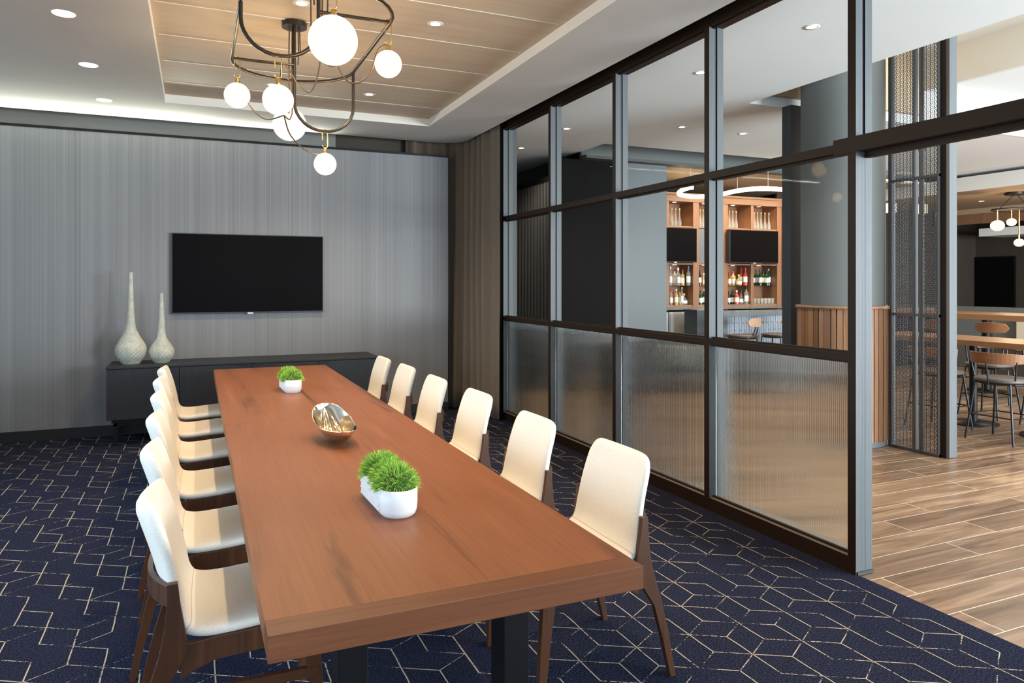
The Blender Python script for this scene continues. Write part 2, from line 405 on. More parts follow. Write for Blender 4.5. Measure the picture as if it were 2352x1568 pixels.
# back wall: thread covered panel with dark cap, wall beyond the slot
struct(MB().box(XL, 2.69, YW, YW+.06, 0, 2.94, 0).build('wall_back', [M['threads']]))
struct(B(XL, 2.695, YW-.004, YW+.065, 2.94, 2.965).build('trim_1', M['black_metal']))
struct(B(2.69, 2.702, YW-.002, YW+.06, 0, 2.94).build('trim_2', M['black_metal']))
struct(B(XL, 2.69, YW-.016, YW, 0, .10).build('baseboard_back', M['baseboard']))
M['recess'] = pr('recess_grey', (.26, .26, .24), .8)
mb = MB().box(XL, 1.45, YW+.30, YW+.36, 0, 3.6, 0).box(1.45, 3.3, YW+.30, YW+.36, 0, 3.6, 1)  # brown stretch paints in the shade past the end of the cove light
struct(mb.build('wall_recess', [M['recess'], M['slot_unlit_brown']]))
# ceiling: soffit with tray, rounded free corner
def soffit_outline():
    x1, y1, r = 2.857, 8.03, .28
    pts = [(XL, YN), (x1, YN), ]
    for k in range(0, 9):
        a = k/8*PI/2; pts.append((x1-r+r*math.cos(a), y1-r+r*math.sin(a)))
    pts.append((XL, y1)); return pts
tx0, tx1, ty0, ty1 = -.255, 2.225, .6, 7.23
mb = MB()
def ceil_ring(z, mi, flip):
    # soffit as strips around the tray hole
    x1, y1, r = 2.857, 8.03, .28
    polys = [[(XL, YN), (x1, YN), (x1, ty0), (XL, ty0)], [(XL, ty0), (tx0, ty0), (tx0, ty1), (XL, ty1)], [(tx1, ty0), (x1, ty0), (x1, ty1), (tx1, ty1)],
             [(XL, ty1), (x1, ty1)]+[(x1-r+r*math.cos(k/8*PI/2), y1-r+r*math.sin(k/8*PI/2)) for k in range(9)]+[(XL, y1)]]
    for pl in polys:
        mb.add([(x, y, z) for x, y in pl], [tuple(range(len(pl)))] if not flip else [tuple(reversed(range(len(pl))))], mi)
ceil_ring(ZC, 0, True); ceil_ring(ZC+.14, 0, False)
ol = soffit_outline()
n = len(ol)
mb.add([(x, y, ZC) for x, y in ol]+[(x, y, ZC+.14) for x, y in ol], [(i, (i+1) % n, n+(i+1) % n, n+i) for i in range(n)], 0)
for a, b_ in (((tx0, ty0), (tx1, ty0)), ((tx1, ty0), (tx1, ty1)), ((tx1, ty1), (tx0, ty1)), ((tx0, ty1), (tx0, ty0))):
    mb.add([(a[0], a[1], ZC), (b_[0], b_[1], ZC), (b_[0], b_[1], ZC+.14), (a[0], a[1], ZC+.14)], [(0, 1, 2, 3)], 1)
struct(mb.build('ceiling', [M['ceil'], M['lip']]))
mb = MB().box(tx0-.01, tx1+.01, ty0-.01, ty1+.01, ZT, ZT+.03, 0)
y = 6.763
while y > .7:
    mb.box(tx0+.02, tx1-.03, y-.0045, y+.0045, ZT-.004, ZT+.002, 1); y -= .632
struct(mb.build('ceiling_tray', [M['tray'], M['tray_seam']]))
struct(B(XL, 3.5, YN, 8.36, 3.6, 3.66).build('ceiling_slab', M['dark_paint']))

# side walls that are out of frame: left wall with a long window, near wall with a window
mb = MB()
mb.box(XL-.12, XL, YN, .2, 0, 3.6).box(XL-.12, XL, 6.6, 8.36, 0, 3.6).box(XL-.12, XL, .2, 6.6, 0, .5).box(XL-.12, XL, .2, 6.6, 2.75, 3.6)
struct(mb.build('wall_left', M['white']))
mb = MB()
mb.box(XL, -1.6, YN-.12, YN, 0, 3.6).box(2.4, 3.5, YN-.12, YN, 0, 3.6).box(-1.6, 2.4, YN-.12, YN, 0, .5).box(-1.6, 2.4, YN-.12, YN, 2.75, 3.6)
struct(mb.build('wall_near', M['white']))

# ------------------------------------------------------------------ glass partition
mull = [2.642, 3.78, 4.922, 6.07, 7.21]
RZ = [(.02, .085), (1.078, 1.118), (2.157, 2.203), (3.15, 3.27)]   # sill, lower rail, upper rail, head (z ranges)
def mullion(y, name, parent):
    mb = MB()
    w = .05
    mb.box(XG, XG+.045, y, y+w, 0, 3.27, fm=[0, 0, 1, 0, 1, 0])
    mb.box(XG+.045, XG+.065, y+.008, y+w-.008, 0, 3.27, 2)
    mb.box(XG+.065, XG2, y, y+w, 0, 3.27, fm=[0, 0, 1, 0, 1, 0])
    if y == mull[0]:
        mb.box(XG+.045, XG+.065, y+.0008, y+.02, .0, 2.15, 1); mb.box(XG+.0665, XG+.0675, y-.0002, y+.01, 0, 2.15, 2); mb.box(XG+.0435, XG+.0445, y-.0002, y+.01, 0, 2.15, 2)
    return mb.build(name, [M['bronze_frame'], M['alu_face'], M['gasket']], parent)
def reeded_pane(y0, y1, z0, z1, parent):
    pitch = .0125; dep = .0042; nn = int((y1-y0)/pitch); sg = 7
    front = []; back = []
    for k in range(nn*sg+1):
        u = k/(nn*sg); y = y0+(y1-y0)*u; ph = (k % sg)/sg
        front.append((XGM-.003-dep*math.sin(PI*ph), y)); back.append((XGM+.003, y))
    mb = MB(); nF = len(front)
    vs = [(x, y, z0) for x, y in front]+[(x, y, z1) for x, y in front]
    mb.add(vs, [(i, nF+i, nF+i+1, i+1) for i in range(nF-1)], 0, True)
    mb.add([(XGM+.003, y0, z0), (XGM+.003, y1, z0), (XGM+.003, y1, z1), (XGM+.003, y0, z1)], [(0, 1, 2, 3)], 0)
    for yy, fx, fl in ((y0, front[0][0], False), (y1, front[-1][0], True)):
        mb.add([(fx, yy, z0), (XGM+.003, yy, z0), (XGM+.003, yy, z1), (fx, yy, z1)], [(0, 1, 2, 3) if not fl else (3, 2, 1, 0)], 0)
    for zz, fl in ((z0, True), (z1, False)):
        pl = [(x, y, zz) for x, y in front]+[(XGM+.003, y1, zz), (XGM+.003, y0, zz)]
        mb.add(pl, [tuple(range(len(pl))) if not fl else tuple(reversed(range(len(pl))))], 0)
    return mb.build('reeded_pane', M['reeded'], parent)
for k in range(4):
    y0, y1 = mull[k], mull[k+1]
    w = struct(empty('window_%d' % (k+1), (0, 0, 0)))
    mullion(y0, 'mullion', w)
    ya, yb = y0+.05, y1
    mb = MB()
    for i, (za, zb) in enumerate(RZ):
        if i == 0: mb.box(XG, XG2, ya, yb, 0, zb, fm=[0, 1, 0, 0, 0, 0])
        else: mb.box(XG, XG2, ya, yb, za, zb, fm=[0, 0, 0, 0, 0, 0])
        # glazing beads
        if i in (0, 1): mb.box(XGM-.03, XGM-.012, ya, yb, zb, zb+.012, 0)
        if i in (1, 2, 3): mb.box(XGM-.03, XGM-.012, ya, yb, za-.010, za, 0)
    mb.build('rail', [M['bronze_frame'], pr('sill_face', (.20, .16, .13), .4)] if k == 0 else [M['bronze_frame'], bpy.data.materials['sill_face']], w)
    reeded_pane(ya+.001, yb-.001, .085, 1.078, w)
    mb = MB().add([(XGM, ya, 1.118), (XGM, yb, 1.118), (XGM, yb, 2.157), (XGM, ya, 2.157)], [(0, 1, 2, 3)]); mb.build('middle_pane', M['glass'], w)
    mb = MB().add([(XGM, ya, 2.203), (XGM, yb, 2.203), (XGM, yb, 3.15), (XGM, ya, 3.15)], [(0, 1, 2, 3)]); mb.build('upper_pane', M['glass'], w)
jm = mullion(7.21, 'trim_4', None); struct(jm)
# shoe at the end post, door header and transom
struct(B(XG+.006, XG2+.004, 2.634, 2.642, 0, .016).build('trim_5', M['bezel']))
w = struct(empty('window_5'))
mb = MB().box(XG-.004, XG+.06, -1.6, 2.78, 2.148, 2.225).box(XG+.06, XG2, -1.6, 2.642, 2.150, 2.203).box(XG+.06, XG2-.02, -1.6, 2.642, 2.118, 2.150)
mb.build('header', M['bronze_frame'], w)
B(XG, XG2, -1.6, 2.642, 3.15, 3.27).build('rail', M['bronze_frame'], w)
MB().add([(XGM, -1.6, 2.203), (XGM, 2.642, 2.203), (XGM, 2.642, 3.15), (XGM, -1.6, 3.15)], [(0, 1, 2, 3)]).build('transom_pane', M['glass'], w)
struct(B(XG, XG2, 7.26, 8.3, 0, 3.6).build('wall_right', M['dark_paint']))
struct(B(3.2, 3.26, 7.3, 11.6, 0, 3.9).build('wall_right_bar', M['dark_paint']))
struct(B(XG, XG2, YN, 8.3, 3.27, 3.6).build('trim_6', M['dark_paint']))

# ------------------------------------------------------------------ curtain
path = catmull([(2.985, 7.13, 0), (2.955, 7.35, 0), (2.95, 7.7, 0), (2.90, 7.98, 0), (2.78, 8.12, 0), (2.55, 8.165, 0), (2.25, 8.17, 0)], 40)
tot = 0; acc = [0]
for i in range(1, len(path)): tot += (path[i]-path[i-1]).length; acc.append(tot)
rows = [0.012, .25, .8, 1.4, 2.0, 2.6, 3.0, 3.35]
mb = MB(); rings = []
for zi, z in enumerate(rows):
    rg = []
    for i, p_ in enumerate(path):
        d = (path[min(i+1, len(path)-1)]-path[max(i-1, 0)]).normalized(); nn = Vector((d.y, -d.x, 0))
        u = acc[i]
        amp = .042+.014*math.sin(u*3.1+z*.4)
        off = amp*math.sin(u*2*PI/.17+.5*math.sin(z*.9+u*5))+.006*math.sin(u*29+z*2)
        if u < .30: off *= .15+.85*(u/.30)**3
        rg.append((p_.x+nn.x*off-.006, p_.y+nn.y*off, z))
    rings.append(rg)
mb.rings(rings, caps=False, closed=False)
cu = mb.build('curtain', M['curtain'])
so = cu.modifiers.new('solid', 'SOLIDIFY'); so.thickness = .004
tag(cu, 'brown grey pleated full height curtain in the corner beside the glass wall', 'curtain')

# ------------------------------------------------------------------ table
TZ = .737; tX0, tX1, tY0, tY1, tYm = .138, 1.077, 1.595, 6.70, 4.07
tb = empty('conference_table', ((tX0+tX1)/2, (tY0+tY1)/2, 0))
tag(tb, 'long walnut conference table with black metal legs in the middle of the room', 'table')
ox, oy = tb.location.x, tb.location.y
def tl(x0, x1, y0, y1, z0, z1, **k): return B(x0-ox, x1-ox, y0-oy, y1-oy, z0, z1, **k)
th = .060
mb = tl(tX0, tX1, tY0+.075, tYm-.0012, TZ-th, TZ, fm=[0, 0, 1, 0, 1, 0]); mb.build('tabletop', [M['table_y'], M['table_x']], tb, bevel=.0015)
mb = tl(tX0, tX1, tYm+.0012, tY1, TZ-th, TZ, fm=[0, 0, 1, 0, 1, 0]); mb.build('tabletop', [M['table_y'], M['table_x']], tb, bevel=.0015)
mb = tl(tX0, tX1, tY0, tY0+.0748, TZ-th, TZ); mb.build('end_band', M['table_x'], tb, bevel=.0015)
for yy in (1.93, 3.72, 4.42, 6.35):
    for x0 in (.335, .800):
        tl(x0, x0+.078, yy-.05, yy+.05, 0, TZ-th-.012).build('leg', M['black_metal'], tb, bevel=.003)
    tl(.30, .915, yy-.05, yy+.05, TZ-th-.012, TZ-th).build('leg_plate', M['black_metal'], tb)

# ------------------------------------------------------------------ dining chair (front = -x local)
def sup(w, tkn, nseg=20, ex=3.2):
    pts = []
    for k in range(nseg):
        a = 2*PI*k/nseg; c, s_ = math.cos(a), math.sin(a)
        pts.append((w*math.copysign(abs(c)**(2/ex), c), tkn*math.copysign(abs(s_)**(2/ex), s_)))
    return pts
def sweep(cl, widths, thick, dish):
    """cl: centreline points (x,z); section across y, thickness along the in-plane normal"""
    rings = []
    n_ = len(cl)
    for i in range(n_):
        a = Vector(cl[max(i-1, 0)]); b_ = Vector(cl[min(i+1, n_-1)]); d = (b_-a).normalized(); nrm = Vector((-d.y, d.x))
        rg = []
        for (yy, tt) in sup(widths[i], thick[i], 28, 3.0):
            q = dish[i]*((yy/max(widths[i], .01))**2) if widths[i] > .02 else 0
            rg.append((cl[i][0]+nrm.x*(tt+q), yy, cl[i][1]+nrm.y*(tt+q)))
        rings.append(rg)
    return rings
def chair_profile():
    ctrl = [(-.285, .432), (-.262, .447), (-.15, .447), (.0, .436), (.075, .436), (.128, .452), (.160, .492), (.180, .56), (.206, .655), (.232, .735), (.249, .784), (.258, .810)]
    return [(v.x, v.y) for v in [Vector((p_.x, p_.y)) for p_ in catmull([(a, b_, 0) for a, b_ in ctrl], 5)]]
def make_chair(stretch=False):
    root = empty('dining_chair')
    cl = chair_profile(); n_ = len(cl)
    acc = [0]
    for i in range(1, n_): acc.append(acc[-1]+math.hypot(cl[i][0]-cl[i-1][0], cl[i][1]-cl[i-1][1]))
    tot = acc[-1]
    W = []; Tk = []; D = []
    for i in range(n_):
        s_ = acc[i]; e0 = s_; e1 = tot-s_
        back = max(0, min(1, (s_-.42)/.35))
        w = .236+.004*math.sin(s_*6)-.020*back**1.5
        for e, rr in ((e0, .05), (e1, .085)):
            if e < rr: w -= rr*.75*(1-math.sqrt(max(0, 1-((rr-e)/rr)**2)))
        tk = .028
        for e in (e0, e1):
            if e < .026: tk *= math.sqrt(max(.06, 1-((.026-e)/.026)**2))
        W.append(w); Tk.append(tk); D.append(.016+.046*back*(1-.5*back))
    rings = sweep(cl, W, Tk, D)
    ks = min(range(n_), key=lambda i: abs(cl[i][0]-.135)+abs(cl[i][1]-.455))
    MB().rings(rings[:ks+1]).build('seat', M['linen'], root)
    MB().rings(rings[ks:]).build('backrest', M['linen'], root)
    # seam where seat meets back
    rg = [Vector(v) for v in rings[ks]]; c_ = sum(rg, Vector())/len(rg)
    MB().tube([c_+(v-c_)*1.004 for v in rg], .0016, 5, closed=True).build('seam', M['linen_seam'], root)
    # rear legs: shaped boards rising beside the back
    for sy in (1, -1):
        y0 = .243*sy
        prof = [(.0, .274, .297), (.15, .238, .269), (.28, .202, .239), (.36, .150, .214), (.41, .126, .199), (.44, .126, .193), (.48, .131, .185), (.55, .143, .179), (.612, .150, .176)]
        rg = []
        for (z, xa, xb) in prof:
            tw = .011 if z > .2 else .011+.002*(z/.2)
            sp = .012*(1-min(z/.4, 1))
            yc = y0+sp*sy*0.2
            rg.append([(xa, yc-tw, z), (xb, yc-tw, z), (xb, yc+tw, z), (xa, yc+tw, z)])
        MB().rings(rg, smooth=False).build('leg', M['walnut'], root, bevel=.002)
        # front leg
        rg = []
        for (z, xc, hw, ht) in ((0, -.262, .013, .012), (.2, -.246, .019, .014), (.385, -.226, .025, .016)):
            yc = (.232+.006*(1-z/.385))*sy
            rg.append([(xc-hw, yc-ht, z), (xc+hw, yc-ht, z), (xc+hw, yc+ht, z), (xc-hw, yc+ht, z)])
        MB().rings(rg, smooth=False).build('leg', M['walnut'], root, bevel=.002)
        # side rail below the seat
        rl = []
        for (x, za, zb) in ((-.222, .365, .424), (-.10, .374, .424), (.05, .366, .418), (.11, .345, .412), (.142, .325, .414)):
            yq = y0-.012*sy; zb += .016; rl.append([(x, yq-.010, za), (x, yq+.010, za), (x, yq+.010, zb), (x, yq-.010, zb)])
        MB().rings(rl, smooth=False).build('side_rail', M['walnut'], root, bevel=.0015)
    B(-.235, -.21, -.222, .222, .365, .418).build('front_rail', M['walnut'], root)
    # curved wooden band that wraps the back between the uprights
    outer = []
    for k in range(17):
        a = -1+2*k/16; yy = .243*a; xx = .173+.063*(1-abs(a)**2.6)
        outer.append((xx, yy))
    rg = []
    for k, (xx, yy) in enumerate(outer):
        rg.append([(xx-.010, yy*.985, .545), (xx+.006, yy, .545), (xx+.006, yy, .606), (xx-.010, yy*.985, .606)])
    MB().rings(rg, smooth=False).build('back_band', M['walnut'], root, bevel=.0015)
    if stretch:
        B(-.25, .225, -.250, -.232, .262, .292).build('stretcher', M['walnut'], root)
        root.children[-1].location = (0, .484, 0)
    return root
proto = make_chair()
right = [(1.362, 2.50), (1.335, 3.235), (1.360, 4.10), (1.332, 4.857), (1.330, 5.632), (1.308, 6.33)]
left = [(.104, 2.545), (.068, 3.275), (.045, 4.045), (.025, 4.83), (.002, 5.56), (-.002, 6.26)]
used = False
for side, row, rz in (('right', right, 0), ('left', left, PI)):
    for i, (x, y) in enumerate(row):
        if side == 'left' and i == 0: o = make_chair(True)
        else:
            o = proto if not used else copy_tree(proto); used = True
        o.location = (x, y, 0); o.rotation_euler = (0, 0, rz+random.uniform(-.012, .012))
        lab = '%s cream upholstered chair from the camera, %s of the table' % (ORD[i], 'glass wall side' if side == 'right' else 'left side') if 0 < i < 5 else \
              '%s cream upholstered chair on the %s of the table' % (ORD[i], 'glass wall side' if side == 'right' else 'left side')
        tag(o, lab, 'chair', 'cream dining chairs around the conference table')

# ------------------------------------------------------------------ things on the table
def stadium(hx, hy, n_=12, cx=0, cy=0):
    r_ = hx; pts = []
    for k in range(n_+1):
        a = PI*k/n_; pts.append((cx+r_*math.cos(a), cy+hy-r_+r_*math.sin(a)))
    for k in range(n_+1):
        a = PI+PI*k/n_; pts.append((cx+r_*math.cos(a), cy-hy+r_+r_*math.sin(a)))
    return pts
def make_planter(loc, rz, lab, seed, L_=.175, W_=.062):
    root = empty('planter', loc, rz); tag(root, lab, 'planter')
    mb = MB(); rgs = []
    prof = [(.78, 0), (.90, .006), (.97, .02), (1.0, .04), (1.0, .088), (.94, .088), (.93, .055), (.5, .05)]
    for s_, z in prof: rgs.append([(x, y, z) for x, y in stadium(W_*s_, L_*(1-(1-s_)*W_/L_), 14)])
    mb.rings(rgs)
    # relief of small shingles on the long sides
    for sx in (1, -1):
        for rw in range(7):
            for cx_ in range(16):
                y = -L_+W_+.006+(cx_+.5*(rw % 2))*.0145; z = .016+rw*.0098
                if y > L_-W_: continue
                x = W_*(1.0 if z > .03 else .965+.035*(z/.03))*sx
                mb.add([(x, y, z), (x, y+.013, z), (x, y+.013, z+.0088), (x, y, z+.0088), (x+.0034*sx, y+.002, z+.0015), (x+.0034*sx, y+.011, z+.0015)],
                       [(4, 5, 2, 3), (0, 1, 5, 4), (0, 4, 3), (1, 2, 5)] if sx > 0 else [(3, 2, 5, 4), (4, 5, 1, 0), (3, 4, 0), (5, 2, 1)])
    mb.build('pot', M['ceramic_white'], root)
    rd = random.Random(seed)
    for dome, (cy, rr) in enumerate(((-L_*.50, .082), (0, .074), (L_*.52, .080))):
        mb = MB(); cz = .092
        mb.lathe([(rr*.80*math.cos(a*PI/2/6), .045+rr*.80*math.sin(a*PI/2/6)) for a in range(7)], 14, 1, off=(0, cy, .035), cap0=False)
        for k in range(1500):
            u = rd.random(); ph = rd.uniform(0, 2*PI); el = math.asin(min(1, u*1.12-.12)); 
            d = Vector((math.cos(ph)*math.cos(el), math.sin(ph)*math.cos(el), math.sin(el)))
            base = Vector((d.x*rr*.70, cy+d.y*rr*.70, cz+d.z*rr*.70-.008))
            dd = (d+Vector((rd.gauss(0, .35), rd.gauss(0, .35), rd.gauss(0, .3)))).normalized()
            ln = rr*rd.uniform(.22, .42); w = d.cross(dd+Vector((.01, .02, .03))).normalized()*.0011
            mid = base+dd*ln*.6; tip = base+dd*ln+Vector((0, 0, -.002))
            mb.add([base-w, base+w, mid+w*.9, mid-w*.9, tip], [(0, 1, 2, 3), (3, 2, 4)])
        mb.build('moss', [M['moss'], M['moss_core']], root)
    return root
make_planter((.592, 2.385, TZ), R(2), 'white textured planter with green moss at the near end of the table', 5)
make_planter((.600, 5.20, TZ), R(2), 'white planter with green moss at the far end of the table', 9, .165, .058)

# gilded boat bowl with three troughs
def make_bowl():
    root = empty('decorative_bowl', (.600, 3.44, TZ), R(5)); tag(root, 'polished champagne metal boat shaped bowl between the two planters', 'bowl')
    nu, nv = 56, 40
    def geo(u):
        prof = (1-abs(u)**2.3)**.5 if abs(u) < 1 else 0
        hw = .083*prof*(1+.14*u)+.003
        rim = .074+.074*max(0, (u+.35)/1.35)**1.5+.006*max(0, -u)**2
        keel = .003+.062*abs(u)**2.4+.062*max(0, u)**3
        return hw, rim, min(keel, rim-.004)
    def shell(inner):
        rgs = []
        for i in range(nu+1):
            u = -1+2*i/nu; hw, rim, keel = geo(u); row = []
            for j in range(nv+1):
                v = -1+2*j/nv
                z = keel+(rim-keel)*abs(v)**2.2
                if inner:
                    edge = max(0, 1-abs(v)**6)*max(0, 1-abs(u)**8)
                    z += .005*edge
                    for c0, c1, h_ in ((-.30, .30, .016), (.34, -.22, .014)):
                        c = c0+c1*u*.6+.12*math.sin(2.2*u)
                        z += h_*math.exp(-((v-c)/.12)**2)*max(0, 1-abs(u)**3)*edge
                row.append((hw*v*(.97 if inner else 1), .205*u*(.985 if inner else 1), z))
            rgs.append(row)
        return rgs
    o_, i_ = shell(False), shell(True)
    MB().rings(o_, caps=False, closed=False).build('shell', M['bowl'], root)
    MB().rings([list(reversed(r_)) for r_ in i_], caps=False, closed=False).build('lobed_lining', M['bowl'], root)
    rim = [r_[0] for r_ in o_]+[r_[-1] for r_ in reversed(o_)]
    MB().tube(rim, .0022, 6, closed=True).build('rim', M['bowl'], root)
make_bowl()

# ------------------------------------------------------------------ credenza
cx0, cx1, cy0, cy1, cz0, cz1 = -.746, 1.736, 7.40, 7.965, .237, .72
cr = empty('credenza', ((cx0+cx1)/2, (cy0+cy1)/2, 0)); tag(cr, 'long low black credenza against the grey thread textured wall', 'cabinet')
def cl_(x0, x1, y0, y1, z0, z1, **k): return B(x0-cr.location.x, x1-cr.location.x, y0-cr.location.y, y1-cr.location.y, z0, z1, **k)
cl_(cx0+.008, cx1-.008, cy0+.022, cy1, cz0, cz1-.022).build('body', M['credenza'], cr)
cl_(cx0, cx1, cy0-.002, cy1, cz1-.018, cz1).build('top', M['credenza'], cr, bevel=.002)
ss = [cx0+.004, -.142, .493, 1.132, cx1-.004]
for k in range(4):
    d = cl_(ss[k]+.003, ss[k+1]-.003, cy0, cy0+.02, cz0+.004, cz1-.024).build('door', M['credenza'], cr, bevel=.001)
    hx = ss[k+1]-.10 if k in (0, 1) else ss[k]+.02
    cl_(hx, hx+.08, cy0-.012, cy0, cz1-.030, cz1-.0255).build('handle', M['bezel'], d)
for (lx, ly) in ((-.685, cy0+.03), (-.685, cy1-.06), (1.645, cy0+.03), (1.645, cy1-.06), (.48, cy0+.03), (.48, cy1-.06)):
    cl_(lx, lx+.03, ly, ly+.03, 0, cz0-.025).build('leg', M['black_metal'], cr)
cl_(-.685, 1.675, cy0+.03, cy0+.06, cz0-.055, cz0-.025).build('leg_frame', M['black_metal'], cr)
cl_(-.70, 1.69, cy0+.02, cy1-.02, cz0-.025, cz0).build('plinth', M['black_metal'], cr)
# vases
def vase(loc, hgt, rad, lab, prof):
    mb = MB(); rgs = []; nz = 190; nr = 110
    def rp(t_):
        for k in range(len(prof)-1):
            (a, ra), (b_, rb) = prof[k], prof[k+1]
            if a <= t_ <= b_:
                q = (t_-a)/(b_-a); h_ = b_-a
                (am, rm), (ap, rp_) = prof[max(k-1, 0)], prof[min(k+2, len(prof)-1)]
                m0 = (rb-rm)/(b_-am)*h_; m1 = (rp_-ra)/(ap-a)*h_
                return (2*q**3-3*q*q+1)*ra+(q**3-2*q*q+q)*m0+(3*q*q-2*q**3)*rb+(q**3-q*q)*m1
        return prof[-1][1]
    for i in range(nz+1):
        t_ = i/nz; r0 = rp(t_)*rad; z = t_*hgt; rg = []
        for k in range(nr):
            a = 2*PI*k/nr
            fr = 20 if r0 > .05 else (13 if r0 > .028 else 8)
            am = .0042 if r0 > .05 else .0022
            bump = am*math.sin(a*fr+z*30)*math.sin(2*PI*z/.034+a*2)
            if i < 3 or i > nz-2: bump = 0
            rg.append(((r0+bump)*math.cos(a), (r0+bump)*math.sin(a), z))
        rgs.append(rg)
    mb.rings(rgs); o = mb.build('vase', M['vase'], None, loc); tag(o, lab, 'vase', 'dimpled bottle vases on the credenza')
vprof = [(0, .56), (.025, .66), (.085, .92), (.145, 1.0), (.20, .93), (.255, .74), (.31, .53), (.365, .37), (.43, .275), (.52, .225), (.65, .185), (.80, .15), (.97, .115), (1.0, .135)]
vase((-.563, 7.68, cz1), .862, .133, 'taller dimpled pale green ceramic vase with long neck on the credenza', vprof)
vase((-.303, 7.68, cz1), .665, .113, 'shorter dimpled pale green ceramic vase with long neck, nearer the television', [(a, b_*(1.0 if b_ > .3 else 1.12)) for a, b_ in vprof])
# television
def tv(name, x0, x1, z0, z1, yf, lab, group=None, depth=.045, badge=True):
    root = empty(name, ((x0+x1)/2, yf, (z0+z1)/2)); tag(root, lab, 'television', group)
    w, h_ = (x1-x0)/2, (z1-z0)/2
    B(-w, w, .004, depth, -h_, h_).build('case', M['bezel'], root, bevel=.002)
    B(-w+.008, w-.008, 0, .006, -h_+.014, h_-.008).build('screen', M['screen'], root)
    if badge: B(-.028, .028, -.001, .012, -h_-.008, -h_+.008).build('badge', M['badge'], root)
    return root
tv('wall_television', -.223, 1.258, 1.17, 1.983, 7.94, 'large black flat screen television on the grey wall above the credenza', depth=.048)

